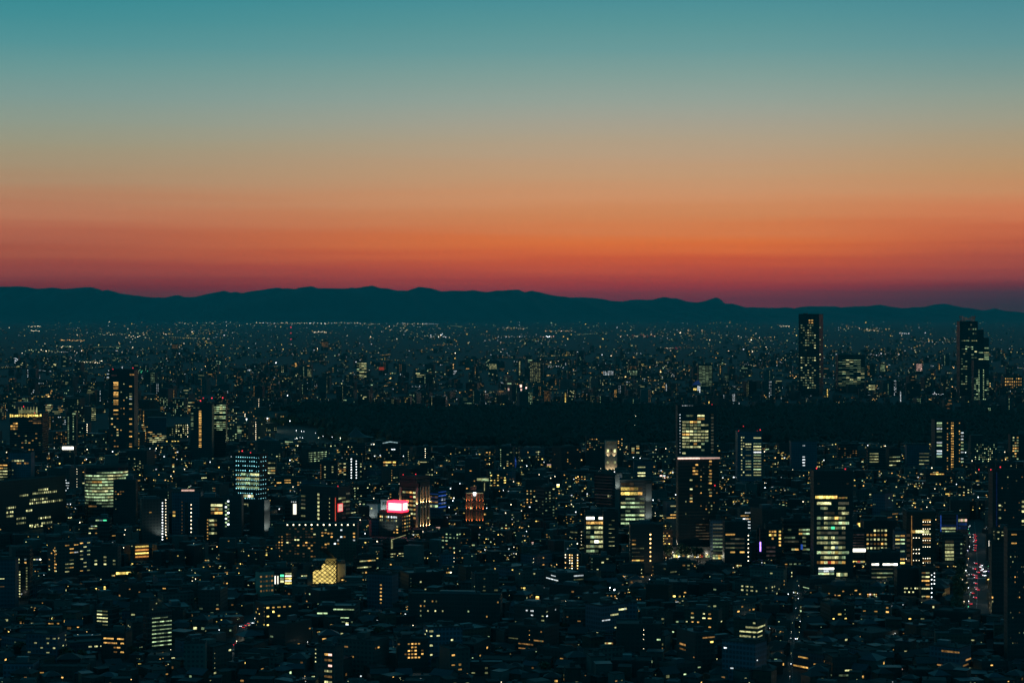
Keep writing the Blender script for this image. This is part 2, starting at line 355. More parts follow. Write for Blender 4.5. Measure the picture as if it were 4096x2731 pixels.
b.block('sign_board', 'F', 1516, 1536, 1468, 1480, .8, 'r'); b.rand('F', 1516, 1536, 1468, 1474, 1, 6, .8, 'A', .5, .9); b.done()
b = Bld('office_block', 'distant block with a tight grid of tiny warm windows beyond the wood', None, 1955, 1988, 1452, 1500, 0, .6, 'black', 'building', gear=False)
b.grid('F', 1957, 1987, 1455, 1476, ['W' * 9] * 5, .55, .5); b.done()
for (x0, x1, y0, y1, ch, nr, nc, lb) in (
    (2412, 2454, 1483, 1500, 'C', 4, 7, 'distant block with four rows of cool white dots near a white sign'), (2514, 2549, 1482, 1500, 'G', 4, 6, 'distant block with rows of pale green dots right of the cool dotted block'),
    (2518, 2546, 1464, 1481, 'a', 4, 8, 'distant block with dim orange grid stacked over the pale green dotted block'), (2176, 2198, 1562, 1620, 'a', 14, 4, 'distant apartment tower with four columns of dim orange lamps'),
    (2457, 2468, 1558, 1604, 'A', 12, 2, 'slim distant apartment tower with twin amber lamp columns'), (2257, 2266, 1570, 1622, 'Y', 12, 1, 'slim distant tower with a single yellow lamp column'),
    (2074, 2083, 1445, 1500, 'W', 15, 1, 'thin distant tower with one pale lamp column left of the twin grid blocks'), (2120, 2162, 1450, 1530, 'w', 14, 6, 'distant apartment block freckled with pale windows beyond the wood'),
    (3521, 3540, 1457, 1486, 'G', 8, 5, 'distant block with dense pale grid right of the green ribbon office'), (3663, 3688, 1454, 1484, 'K', 10, 5, 'distant twin peaked block with pinkish white window columns'),
    (2928, 2940, 1575, 1604, 'C', 9, 3, 'distant block with three columns of cool white dots'), (2662, 2668, 1535, 1566, 'C', 9, 1, 'thin far block with one column of cool white dots left of the blue roof'),
    (2878, 2884, 1462, 1496, 'A', 11, 1, 'thin far tower with one amber lamp column above the wood'), (3306, 3313, 1556, 1588, 'Y', 9, 1, 'thin far tower with yellow lamp column at the foot of the slab skyscraper'),
    (3598, 3606, 1565, 1608, 'C', 11, 1, 'thin far tower with white lamp column between the two skyscrapers'), (3753, 3760, 1455, 1480, 'A', 9, 1, 'thin far tower with amber column left of the stepped skyscraper'),
    (3938, 3962, 1630, 1656, 'G', 4, 4, 'low far block with a neat square of sixteen pale dots'), (2794, 2848, 1463, 1545, 'g', 16, 4, 'distant office with faint green bands above the blue roof'),
    (3464, 3500, 1538, 1575, 'W', 5, 4, 'far office with short yellow white bands left of the slim white column'), (4015, 4085, 1508, 1545, 'A', 3, 8, 'far hotel with broad rows of golden windows right of the stepped skyscraper'),
    (2898, 2914, 1500, 1530, 'g', 6, 4, 'far dim green speckled block above the dark wood'), (1230, 1246, 1476, 1507, 'w', 8, 3, 'far apartment with columns of dim white dots left of the banded office'),
    (1287, 1312, 1368, 1390, 'a', 6, 5, 'tiny far block with five faint orange columns near the red mast'), (94, 110, 1545, 1575, 'w', 8, 3, 'far block with clustered pale windows above the floodlit crown'),
    (688, 712, 1378, 1395, 'a', 5, 6, 'far low block with faint amber columns under the ridge')):
    k = Bld('apartment_tower', lb, None, x0 - 2, x1 + 2, y0 - 4, y1 + 12, 0, .7, rnd.choice(['dark', 'black', 'conc']), 'apartment tower', gear=False)
    k.grid('F', x0, x1, y0, y1, [''.join(ch if rnd.random() < .93 else '.' for _ in range(nc)) for _ in range(nr)], .85 if 'band' in lb else .5, .45); k.done()
b = Bld('office_block', 'far block under a slanted roof glowing blue with white lamp column beside it', 'the glowing blue roof', 2770, 2802, 1540, 1570, 0, .8, 'dark', 'building', gear=False, roof=None)
m = MB(); w, d, h = b.w, b.d, b.h; m.face([(-w * .6, -d * .5, h), (w * .55, -d * .5, h + 3), (w * .3, d * .4, h + 14), (-w * .1, d * .4, h + 10)]); m.face([(-w * .6, -d * .5, h - .8), (w * .55, -d * .5, h + 2.2), (w * .55, -d * .5, h + 3), (-w * .6, -d * .5, h)]); m.build('roof', ML['b'], b.root)
b.lamps('F', 2788, 2802, 1543, 1570, 7, 2, 'C', .8); b.rand('F', 2772, 2786, 1552, 1570, 4, 2, .9, 'Y', .9, .5); b.done()

# --- left: beyond and around the round office
b = Bld('apartment_tower', 'tall dark residential tower with broken amber window columns and red beacons at both top corners', 'the amber residential tower', 440, 541, 1480, 1800, 0, .8, 'black', 'residential tower', gear=False)
b.grid('F', 458, 477, 1526, 1660, [c for c in 'AAAA.AAA.AAA..A.A'], 1, .55); b.grid('F', 521, 532, 1540, 1790, [c for c in 'A..wWC.W.A...A.A..A.A..aA'], 1, .45); b.rand('F', 483, 516, 1530, 1790, 24, 3, .14, 'AaW', .4, .35)
b.grid('F', 449, 472, 1496, 1506, ['k'], 1, .6); b.grid('F', 523, 543, 1494, 1502, ['a'], 1, .8); b.rand('F', 446, 480, 1668, 1790, 11, 3, .25, 'AaW', .6, .4)
b.beacons([(451, 1478), (538, 1472), (523, 1570)]); b.done()
b = Bld('office_tower', 'dark office tower with pale lit bands on its upper half beside the amber column tower', 'the pale banded office', 850, 905, 1612, 1830, 0, .7, 'dark', 'office tower', gear=False)
b.grid('F', 855, 904, 1616, 1722, ['.gGG', 'GGWG', 'gGWG', 'wGGg', 'GgWG', '....', 'wGWG', 'GgGG', '....', 'gGGw', 'wWGG', '.GgG', 'gGGg', '.gG.'], .95, .42)
b.beacons([(893, 1591), (846, 1592), (848, 1660)]); b.done()
b = Bld('apartment_tower', 'dark tower with a single tall column of amber lamps beside the pale banded office', 'the amber column tower', 764, 850, 1618, 1840, 0, .7, 'black', 'residential tower', gear=False)
b.grid('F', 798, 808, 1640, 1790, ['A'] * 21, 1, .55); b.rand('F', 766, 776, 1650, 1725, 12, 1, .7, 'g', 1, .5); b.rand('F', 768, 800, 1620, 1634, 2, 4, .5, 'gw', .9, .4); b.beacons([(803, 1603), (815, 1592), (800, 1632)]); b.done()
b = Bld('hotel_tower', 'dark tower crowned by a floodlit white roof frame ringed with yellow uplights', 'the floodlit crown tower', 45, 176, 1655, 1850, 0, .8, 'dark', 'hotel tower', gear=False, roof='roof')
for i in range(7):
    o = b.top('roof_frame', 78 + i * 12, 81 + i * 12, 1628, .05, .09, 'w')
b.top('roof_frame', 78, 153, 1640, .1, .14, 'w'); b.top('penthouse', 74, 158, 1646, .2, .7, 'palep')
for i in range(18): b.cell('F', 46 + i * 7.1, 51 + i * 7.1, 1656 + rnd.random() * 3, 1664 + rnd.random() * 4, 'Y', 'uplight')
b.rand('F', 48, 78, 1688, 1720, 3, 3, .85, 'Aa', .8, .6); b.rand('F', 120, 172, 1670, 1696, 3, 3, .8, 'az', .9, .4); b.rand('F', 48, 172, 1720, 1830, 12, 9, .12, 'Aaw', .5, .4); b.beacons([(97, 1626), (145, 1652)], size=.8); b.done()
b = Bld('office_block', 'office with a blazing white billboard strip along its roof edge', 'the white billboard office', 246, 300, 1784, 1870, 0, .8, 'black', 'office block', gear=False)
b.block('billboard', 'F', 252, 296, 1786, 1797, 1.0, 'Z'); b.rand('F', 250, 296, 1800, 1860, 6, 5, .15, 'Aw', .5, .4); b.done()
b = Bld('apartment_tower', 'dark apartment tower with twin columns of greenish lamps and small white roof sign', 'the green lamp tower', 268, 306, 1650, 1800, 0, .8, 'black', 'apartment tower', gear=False)
b.lamps('F', 271, 279, 1665, 1775, 14, 1, 'g', 1.2); b.lamps('F', 290, 300, 1660, 1760, 10, 1, 'G', 1.0, .8); b.block('roof_sign', 'F', 291, 304, 1652, 1657, .6, 'G'); b.done()
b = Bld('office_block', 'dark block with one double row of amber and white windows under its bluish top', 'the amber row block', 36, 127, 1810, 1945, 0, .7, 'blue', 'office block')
b.grid('F', 40, 100, 1838, 1846, ['.wWWWW'], .8, .8); b.grid('F', 40, 120, 1848, 1856, ['...AA.Aa'], .8, .8); b.rand('F', 40, 60, 1876, 1900, 3, 2, .6, 'wg', .5, .4); b.cell('F', 53, 59, 1921, 1931, 'C'); b.done()
b = Bld('office_block', 'striped office block with stacked warm to white window bands at frame edge', None, -30, 34, 1850, 1950, 0, .8, 'dark', 'office block')
b.grid('F', -20, 33, 1854, 1936, ['aAA', 'aAw', '.WW', 'wWW', '.Ww', '.gW', 'gg.'], .96, .35); b.done()
b = Bld('round_office', 'round office with twelve curved ribbons of glowing greenish yellow floors', 'the round office', 327, 514, 1872, 2105, 16, .5, 'dark', 'office building', gear=False, shape='round', cap=96)
w, d, h = b.w, b.d, b.h
def arc(n, k=1.0): return [(-cos(pi * i / n) * w / 2 * k, -d / 2 + d * .6 - sin(pi * i / n) * d * .6 * k) for i in range(n + 1)]
m = MB(); m.prism(arc(24) + [(w / 2, d / 2), (-w / 2, d / 2)], 0, h); m.build('wall', M['dark'], b.root)
m = MB(); m.prism(arc(24, 1.015) + [(w / 2, d / 2), (-w / 2, d / 2)], h - .2, h + 3.2); m.build('parapet', M['palep'], b.root)
for i in range(12):                                               # ledges between the ribbons
    z = (2105 - (1886 + i * 12.2)) / (2105 - 1872) * h; m = MB(); m.prism(arc(24, 1.012), z - .5, z + .1); m.build('ledge', M['concp'], b.root)
fl = ['....gGGGGWWW', 'wGGGGGWWWGGG', 'gggGGGWWGG..', '.wwAAGGA....', 'gggGGGGG....', 'gggGGWWW....', 'GGGWWWGG....', 'gGGGGGGG....', 'GGGGGGWW....', '.gggGGGG....', 'gg..gggg....', '..aa.gg.....']
def arcp(a, k): return (-cos(a) * w / 2 * k, -d / 2 + d * .6 - sin(a) * d * .6 * k)
for i, r in enumerate(fl):
    z = (2105 - (1892 + i * 12.2)) / (2105 - 1872) * h; j = 0
    while j < 12:
        ch = r[j]; j0 = j
        while j < 12 and r[j] == ch: j += 1
        if ch == '.': continue
        m = MB(); n = (j - j0) * 2
        for q in range(n):
            a0 = pi * (j0 + q / 2) / 12; a1 = a0 + pi / 24; p0, p1 = arcp(a0, 1.006), arcp(a1, 1.006); m.face([(*p0, z - .8), (*p1, z - .8), (*p1, z + .8), (*p0, z + .8)]); q0, q1 = arcp(a0, .99), arcp(a1, .99); m.face([(*p0, z + .8), (*p1, z + .8), (*q1, z + .8), (*q0, z + .8)])
        m.build('window', ML[ch], b.root); NWIN[0] += 1
b.top('machine_room', 425, 476, 1824, .3, .7, 'palep'); b.top('roof_hut', 478, 508, 1812, .4, .7, 'dark')
for x, y in ((400, 1842), (432, 1838), (452, 1834), (468, 1838)):
    u, _ = b.uv('F', x, 0); m = MB(); m.cyl(u, -d * .05, h + 3, zat(y, b.Y), 4.2, 1.2, 10); m.build('roof_cone', M['dark'], b.root)
b.strip([(401, 1840), (401, 1832), (414, 1830)], .7, 'w', 'roof_light'); b.done()
b = Bld('office_block', 'dark glass block overlapping the lower edge of the round office', 'the dark corner block', 455, 545, 1922, 2120, 0, .5, 'black', 'office block', vis=2040)
b.rand('F', 460, 500, 1960, 1990, 3, 4, .5, 'aAw', .6, .4); b.rand('F', 460, 540, 1990, 2040, 5, 7, .08, 'aw', .4, .4); b.done()
b = Bld('office_slab', 'long dark office slab with broken rows of pale paned windows receding from the viewer', 'the long office slab', -40, 214, 1930, 2135, 57, .16, 'black', 'office block', gear=False, cap=95)
for y, x0, x1, n in ((1952, 130, 162, 5), (1968, 75, 102, 5), (1965, 113, 188, 13), (1990, 105, 160, 9), (2004, 104, 206, 16), (2012, 37, 66, 5), (2030, 37, 58, 4), (2046, 37, 58, 4), (2032, 94, 114, 3), (2060, 66, 95, 5), (2079, 66, 95, 5), (2068, 130, 170, 6), (2090, 140, 174, 6), (2094, 104, 132, 5)):
    for j in range(n):
        xx = x0 + (x1 - x0) * j / n; yy = y - (xx - x0) * .0; b.cell('F', xx, xx + (x1 - x0) / n * .62, yy + 20, yy + 27, 'w' if rnd.random() < .45 else 'W')
for j in range(10): b.cell('F', 108 + j * 10, 113 + j * 10, 2122, 2126, 'W')
for j in range(9): b.cell('F', -8, -1 + 8, 1985 + j * 14, 1993 + j * 14, 'g')
b.done()
b = Bld('office_block', 'small block with two tone corner of cool bands below the round office', None, 358, 440, 2075, 2200, 0, .7, 'dark', 'office block', vis=2160)
b.grid('F', 358, 400, 2098, 2136, ['.cgG.', 'WWWa.', '.....', 'W..A.'], .95, .5); b.grid('F', 385, 430, 2062, 2086, ['ggx', 'GcE'], .9, .5); b.done()
b = Bld('apartment_block', 'grey apartment block with a glowing column of amber lamps and slanted window rows', 'the amber lamp apartments', 180, 312, 2172, 2312, 38, .9, 'conc', 'apartment block', gear=False)
b.lamps('L', 216, 232, 2186, 2290, 8, 1, 'A', 1.6); b.grid('L', 186, 250, 2182, 2290, ['.....', '..AW.', '.A.A.', '.....', 'a...W', '...AW', 'A..aW', 'G..W.'], .5, .35); b.grid('F', 262, 308, 2176, 2296, ['A.A', '.A.', '.AC', '...', '.w.', 'WW.', 'wA.', 'W..'], .9, .32); b.done()
b = Bld('apartment_block', 'grey corner block with short bright window dashes climbing its receding face', None, 303, 362, 2150, 2300, 40, .6, 'blue', 'apartment block', gear=False)
b.grid('F', 322, 358, 2164, 2290, ['A.W', '.W.', 'W.G', 'w.w', 'W..', '.W.', '.W.', 'A.w'], .8, .28); b.done()
b = Bld('apartment_block', 'low grey apartments with paired white windows right of the amber lamp apartments', None, 366, 474, 2190, 2312, 0, .7, 'conc', 'apartment block')
b.grid('F', 378, 470, 2220, 2262, ['..W..', 'w.w.w', 'W.W.w'], .55, .5); b.grid('F', 354, 412, 2176, 2184, ['cCcCc.cCc'], .5, .9); b.done()
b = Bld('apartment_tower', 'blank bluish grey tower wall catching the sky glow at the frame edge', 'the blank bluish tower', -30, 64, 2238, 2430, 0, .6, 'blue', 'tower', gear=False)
b.grid('F', 0, 22, 2308, 2350, ['W', '.', '.', 'a'], .9, .3); b.done()
b = Bld('apartment_block', 'dark block with two columns of white corridor lamps beside the blank bluish tower', None, 66, 122, 2200, 2400, 0, .9, 'dark', 'apartment block')
b.lamps('F', 77, 87, 2280, 2390, 10, 1, 'W', 1.3); b.lamps('F', 105, 115, 2265, 2360, 9, 1, 'w', 1.4); b.grid('F', 70, 112, 2230, 2255, ['W.c', 'w.A'], .6, .5); b.done()
b = Bld('office_block', 'small building wrapped in slanted glowing orange louvres', 'the orange louvre building', 530, 592, 2178, 2245, 30, .4, 'brown', 'building', gear=False, roof='roof')
for i in range(4):
    u, z = b.uv('F', 560, 2186 + i * 13.5); q = b.w * .46; m = MB(); m.bar((-q, -b.d / 2 - .5, z), (q, -b.d / 2 - .5, z), 1.25); m.build('louvre', ML['Y' if i % 2 == 0 else 'O'], b.root)
b.block('brick_pier', 'F', 582, 590, 2186, 2240, .8, 'terra'); b.done()
b = Bld('shop', 'long low canopy glowing bright yellow among dark roofs', 'the yellow canopy', 436, 532, 2284, 2318, 14, .3, 'dark', 'canopy', gear=False)
b.grid('F', 466, 531, 2287, 2299, ['YYYYYYYY'], 1, .9, 'glowing_panel'); b.grid('F', 440, 466, 2296, 2306, ['A.YWA.'], .7, .6); b.done()

# --- left of centre
b = Bld('apartment_tower', 'grey gabled apartment slab with twin columns of white stair lamps', 'the twin lamp slab', 557, 672, 2000, 2175, 20, .35, 'conc', 'apartment tower')
b.lamps('F', 644, 652, 2008, 2165, 14, 1, 'L', 1.0); b.lamps('F', 656, 665, 1996, 2160, 14, 1, 'l', .8); b.rand('F', 566, 610, 2024, 2075, 3, 3, .4, 'Aw', .6, .3); b.done()
b = Bld('apartment_tower', 'dark slab with one dotted lamp column under a warm lit roof panel', 'the roof panel slab', 690, 805, 1968, 2140, 0, .6, 'blue', 'apartment tower', gear=False)
b.lamps('F', 762, 773, 2010, 2135, 8, 1, 'l', 1.0); b.lamps('F', 728, 734, 2000, 2140, 10, 1, 'a', .8); b.block('pale_pier', 'F', 744, 756, 2008, 2140, 1.2, 'concp'); b.grid('F', 694, 704, 2040, 2068, ['A', 'Y'], 1, .6); b.top('roof_panel', 728, 779, 1958, .05, .12, 'K'); b.done()
b = Bld('office_block', 'dark block with stacked warm restaurant floors and glowing dashes down its left edge', 'the warm restaurant block', 800, 898, 1992, 2170, 0, .7, 'black', 'office block')
b.grid('F', 846, 892, 2012, 2058, ['WWW', 'WaW', 'aAA'], 1, .7); b.grid('F', 838, 870, 2072, 2140, ['WWw', 'wWa', '.g.', 'wWw'], 1, .55); b.lamps('F', 828, 838, 2072, 2160, 7, 1, 'A', 1.1); b.done()
b = Bld('apartment_block', 'dark narrow block with a zigzag of bright stair lamps up its face', 'the zigzag stair block', 896, 968, 1985, 2180, 0, .8, 'black', 'apartment block', vis=2150)
for i in range(14): u, z = b.uv('F', 906 if i % 2 else 915, 2004 + i * 7.7); b.items.append(('F', u, z, 1.9, 1.5, 'G' if i % 3 else 'L', 'stair_lamp'))
b.done()
b = Bld('glass_office', 'glass cube office dotted with rows of tiny cyan lamps between lit green floors', 'the cyan dotted cube', 932, 1068, 1816, 2080, -24, .55, 'dark', 'office building', gear=False, vis=2030, cap=99)
for i, y in enumerate((1830, 1846, 1864, 1883, 1902, 1920, 1938, 1956, 1974, 1994)):
    b.lamps('F', 938, 1024, y - 4, y + 4, 1, 9, 'T', .8, .92, 'facade_lamp'); b.lamps('R', 1028, 1064, y - 4, y + 4, 1, 5, 'T', .7, .9, 'facade_lamp')
b.grid('F', 944, 1040, 1889, 1960, ['gGgWW', 'AWGgW', 'ggGgg', 'gGggG'], .97, .6); b.grid('F', 968, 1016, 1977, 1993, ['WWZW'], 1, .8); b.grid('F', 975, 994, 2014, 2028, ['W'], 1, .9); b.beacons([(970, 1806), (1018, 1812)]); b.done()
b = Bld('apartment_tower', 'pale grey blank concrete tower below the cyan dotted cube', 'the blank grey tower', 995, 1078, 2004, 2172, -30, .5, 'concp', 'tower', gear=False, vis=2150)
b.grid('F', 975, 994, 2090, 2110, ['x'], 1, .6); b.done()
b = Bld('tower', 'dark tower with bright central window column and red beacons beside a red sign', 'the red sign tower', 1196, 1400, 1952, 2130, -32, .42, 'black', 'office tower', gear=False, vis=2095)
b.grid('F', 1198, 1216, 1984, 2080, list('wxxw.w'), 1, .45); b.grid('F', 1269, 1277, 1974, 2102, ['W'] * 8, 1, .62); b.lamps('F', 1315, 1325, 1988, 2098, 7, 1, 'W', .9)
b.grid('R', 1354, 1398, 1970, 2080, ['..x', 'ww.', '.ww', '.xx', '..k', '.kx', '.k.'], .9, .5); b.block('lit_sign', 'R', 1357, 1370, 2016, 2044, .9, 'K'); b.block('sign_edge', 'R', 1355, 1372, 2014, 2046, .5, 'R'); b.strip([(1346, 1990), (1346, 2095)], .5, 'r', 'light_strip'); b.beacons([(1218, 1965), (1356, 1968), (1399, 1945)]); b.done()
b = Bld('office_block', 'dark narrow block carrying a tall white lit billboard', 'the tall white billboard', 1140, 1196, 2004, 2110, 0, .8, 'dark', 'building', vis=2095)
b.block('billboard', 'F', 1174, 1187, 2014, 2056, .8, 'Z'); b.lamps('F', 1164, 1188, 2003, 2009, 1, 3, 'C', 1.0); b.grid('F', 1120, 1140, 2074, 2096, ['C', 'W'], 1, .6); b.done()
b = Bld('apartment_block', 'wide brown apartment block freckled with dim amber windows under a row of roof lamps', 'the wide brown apartments', 1098, 1430, 2098, 2250, 0, .3, 'brown', 'apartment block', gear=False, cap=95)
b.rand('F', 1102, 1136, 2140, 2240, 9, 3, .6, 'Aaz', .5, .4); b.rand('F', 1146, 1266, 2108, 2230, 11, 11, .5, 'zzzaazAzW', .75, .5); b.rand('F', 1285, 1312, 2112, 2205, 8, 2, .5, 'AaW', .6, .5); b.rand('F', 1310, 1425, 2112, 2180, 5, 9, .16, 'AaC', .6, .5)
b.lamps('F', 1140, 1430, 2094, 2102, 1, 12, 'l', 1.2, 1, 'roof_lamp'); b.top('penthouse', 1150, 1260, 2092, .3, .8, 'brown'); b.done()
b = Bld('glass_shop', 'latticed glass shop glowing bright yellow under a tilted dark blue roof', 'the latticed glass shop', 1250, 1345, 2240, 2338, 0, .8, 'dark', 'shop', gear=False, shape='lattice')
w, d, h = b.w, b.d, b.h; hh = zat(2205, b.Y)
ring = [(-w / 2, -d / 2), (w * .36, -d / 2), (w / 2, -d * .3), (w / 2, d / 2), (-w / 2, d / 2)]
m = MB(); m.prism(ring, 0, 1); m.build('base', M['dark'], b.root)
for z0, z1, ch in ((1.2, h * .24, 'Y'), (h * .27, h * .5, 'W'), (h * .53, h * .76, 'Y'), (h * .79, h * .98, 'y')):
    m = MB()
    rg_ = [(x * .93, y * .93) for x, y in ring] if z1 < h * .6 else [(max(x, w * (-.1 if z1 < h * .8 else .05)) * .93, y * .93) for x, y in ring]
    m.prism(rg_, z0, z1); m.build('lit_floor', SHOPW if ch in 'YW' else ML['y'], b.root)
lat = MB(); per = [(-w / 2, -d / 2), (w * .36, -d / 2), (w / 2, -d * .3), (w / 2, d / 2)]
seg = [(a, c) for a, c in zip(per, per[1:])]; st = 4.2
for (x0, y0), (x1, y1) in seg:
    L = hypot(x1 - x0, y1 - y0); n = max(1, round(L / st)); nz = round(h / 4.0)
    for i in range(n):
        for j in range(nz):
            A = lambda t, z: (x0 + (x1 - x0) * t / n, y0 + (y1 - y0) * t / n, z * h / nz)
            lat.bar(A(i, j), A(i + 1, j + 1), .5); lat.bar(A(i + 1, j), A(i, j + 1), .5)
lat.build('lattice', M['frame'], b.root)
m = MB(); m.face([(-w * .1, -d * .5, hh + 3), (w * .12, -d * .5, hh + 3), (w * .5, -d * .3, h + .4), (w * .28, d * .5, h + .4), (-w * .3, d * .5, hh)]); m.face([(-w * .5, -d * .5, h * .98), (w * .5, -d * .3, h * .98), (w * .5, d * .5, h * .98), (-w * .5, d * .5, h * .98)]); m.build('roof', M['roofblue'], b.root)
b.done()
b = Bld('shop', 'low shopfront with bright white and yellow display windows left of the latticed shop', 'the bright shopfront', 1088, 1168, 2272, 2342, 0, .7, 'dark', 'shop')
b.grid('F', 1100, 1116, 2298, 2338, ['Z.Z'], .8, .95); b.grid('F', 1122, 1138, 2295, 2330, ['E', 'g', 'W'], .9, .8); b.grid('F', 1142, 1168, 2288, 2336, ['W', 'Z', 'Y', 'Z', 'Y'], 1, .7); b.done()
b = Bld('stone_building', 'warm stone building with arched openings lit from the street', 'the arched stone building', 1020, 1094, 2288, 2385, 34, .6, 'stone', 'building')
for i in range(4): b.grid('F', 1030, 1092, 2300 + i * 19, 2312 + i * 19, ['aazaza'], .6, .7, 'arched_window')
b.done()
b = Bld('apartment_block', 'sandy walled apartments right behind the latticed shop', None, 1347, 1382, 2255, 2325, 0, .6, 'stone', 'apartment block')
b.rand('F', 1349, 1380, 2262, 2310, 3, 3, .3, 'az', .5, .5); b.done()
b = Bld('apartment_block', 'dark terrace with two slanted rows of warm window strips behind the latticed shop', None, 1412, 1504, 2225, 2300, 30, .4, 'dark', 'apartment block')
b.grid('F', 1424, 1500, 2232, 2282, ['.WWAW', 'wWWw.'], .95, .22); b.grid('F', 1420, 1470, 2284, 2298, ['A.wA'], .5, .5); b.done()
b = Bld('office_block', 'grey block with rows of bluish and amber windows under a glowing red roof sign', 'the red roof sign block', 1514, 1642, 2050, 2165, -26, .7, 'conc', 'office block', gear=False, vis=2150)
b.grid('F', 1518, 1590, 2062, 2090, ['AW.aWCcCCCC', 'WW..wa.wxcW'], .72, .6); b.grid('F', 1560, 1596, 2100, 2136, ['..W', '..A', '.AA'], .6, .5); b.grid('R', 1600, 1640, 2060, 2130, ['aaAwA'] * 5, .5, .4)
m = MB(); z0, z1 = b.h + 2.4, b.h + 10; m.box(-b.w * .08, b.w * .5, -b.d * .5, b.d * .1, z0, z1); m.build('lit_sign', SIGNW, b.root)
for z in (z0 - 2, z1 + .02):
    m = MB(); m.box(-b.w * .11, b.w * .53, -b.d * .55, b.d * .12, z, z + 2); m.build('sign_rim', SIGN, b.root)
for q in (-.115, .5): m = MB(); m.box(b.w * q, b.w * q + 1.1, -b.d * .56, -b.d * .5 - .02, z0, z1); m.build('sign_rim', SIGN, b.root)
b.done()
b = Bld('stone_tower', 'stone tower with tall pillars lit warm from below and red beacons on its roof edge', 'the pillared stone tower', 1596, 1718, 1908, 2140, -38, 1.0, 'dark', 'office tower', gear=False, vis=2110)
for x in (1602, 1672): b.block('pillar', 'F', x - 4, x + 4, 1950, 2130, 1.2, 'stone')
for x in (1680, 1690, 1702, 1714): b.block('pillar', 'R', x - 1.6, x + 1.6, 1950, 2130, 1.2, 'stone')
b.block('cornice', 'F', 1598, 1677, 1930, 1946, 1.0, 'concp'); b.block('cornice', 'R', 1678, 1717, 1930, 1946, 1.0, 'concp')
b.grid('F', 1608, 1668, 1962, 2080, ['WaAW', '..rW', 'aAaw', '.WaW', '.WWA', '.wWW', '.W.a'], .8, .5); b.grid('R', 1682, 1714, 1960, 2100, rows(9, lambda i: rstr('wWxa', 6, .45)), .6, .4)
b.beacons([(1604, 1919), (1592, 1911), (1671, 1919), (1697, 1908), (1712, 1897), (1610, 1902)], size=.8); PILLAR = b; b.done()
b = Bld('office_block', 'small white walled building with three dark slot windows near its top', 'the white slotted block', 1522, 1578, 2000, 2080, -20, .6, 'white', 'building', gear=False, vis=2050)
for i in range(3): b.block('slot_window', 'F', 1530 + i * 8, 1535 + i * 8, 2006, 2020, .02, 'frame')
b.done()
b = Bld('office_block', 'pale low block with two small round lit windows beside the white slotted block', 'the round windowed block', 1466, 1522, 2016, 2095, -20, .6, 'white', 'building', vis=2075); b.grid('F', 1470, 1492, 2030, 2038, ['WW'], .5, .9); b.done()
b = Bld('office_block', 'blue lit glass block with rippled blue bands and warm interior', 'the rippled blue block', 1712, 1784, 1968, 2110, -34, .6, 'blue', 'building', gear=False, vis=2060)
b.grid('F', 1716, 1752, 1980, 2034, ['aza', 'AaA', 'WgG'], .95, .55); 
for i in range(5): b.block('blue_band', 'F', 1713, 1753, 1975 + i * 14, 1978 + i * 14, .5, 'b'); b.block('blue_band', 'R', 1755, 1783, 1965 + i * 15, 1969 + i * 15, .5, 'B')
b.rand('R', 1756, 1782, 1975, 2050, 5, 3, .5, 'wCx', .7, .5); b.done()
b = Bld('brick_tower', 'red brick tower framed by orange lit columns with a round white lamp on top', 'the lit brick tower', 1862, 1936, 1970, 2130, 0, .7, 'black', 'building', gear=False, vis=2098)
for x in (1866, 1877, 1888, 1907, 1919, 1932): b.block('brick_column', 'F', x - 1.7, x + 1.7, 1974, 2120, 1.0, 'terra')
for y in (1974, 2007, 2038): b.block('brick_beam', 'F', 1864, 1934, y - 2, y + 2, 1.3, 'terra')
b.top('lantern_storey', 1880, 1928, 1962, .2, .8, 'brown'); b.top('crown_block', 1882, 1906, 1946, .3, .7, 'terra'); b.grid('F', 1866, 1932, 1971, 1974, ['W'], 1, 1)
u, z = b.uv('F', 1899, 1974); o = link('round_lamp', lampm('L'), b.root); o.location = (u, -b.d / 2 - 3, z); o.scale = (3.4, 3.4, 3.4); b.grid('F', 1878, 1892, 2026, 2036, ['W'], .6, .9); BRICK = b; b.done()
b = Bld('brick_annex', 'low terracotta annex block attached at the right of the lit brick tower', None, 1930, 1974, 2044, 2120, 0, .6, 'terra', 'building', gear=False, vis=2082); b.grid('F', 1936, 1944, 2052, 2060, ['AA'], .8, .9); b.done()
b = Bld('office_block', 'dark tower with a stacked white glowing crown and thin lit stem', 'the white crowned tower', 1906, 1956, 1925, 2060, 0, .6, 'black', 'building', gear=False, vis=1965)
b.top('lit_crown', 1926, 1954, 1916, 0, .5, 'G'); b.top('lit_crown_slab', 1908, 1954, 1913.5, .05, .6, 'w'); b.strip([(1938, 1930), (1938, 1962)], .9, 'W', 'light_strip'); b.done()
b = Bld('office_block', 'dark low block with an L shaped white light strip on its corner', 'the strip corner block', 1530, 1625, 2165, 2250, 24, .5, 'dark', 'building', vis=2240)
b.strip([(1566, 2194), (1566, 2158), (1622, 2142)], .55, 'W'); b.strip([(1570, 2194), (1570, 2162)], .4, 'w'); b.grid('F', 1562, 1615, 2210, 2232, ['WW.WW', 'ww.ww'], .8, .4); b.done()
b = Bld('office_slab', 'long pale green office facade of fine window grid receding behind the gymnasium lawn', 'the long green facade', 1204, 1306, 1800, 1880, 48, .3, 'conc', 'office block', gear=False, cap=90)
b.grid('F', 1236, 1302, 1808, 1850, ['gGgGgGgGgG'] * 5, .8, .32); b.done()
b = Bld('office_block', 'dark round topped tower with curved roof lights and a warm restaurant strip at its foot', 'the curved roof tower', 1526, 1600, 1768, 1890, 0, .8, 'dark', 'office tower', gear=False, vis=1868)
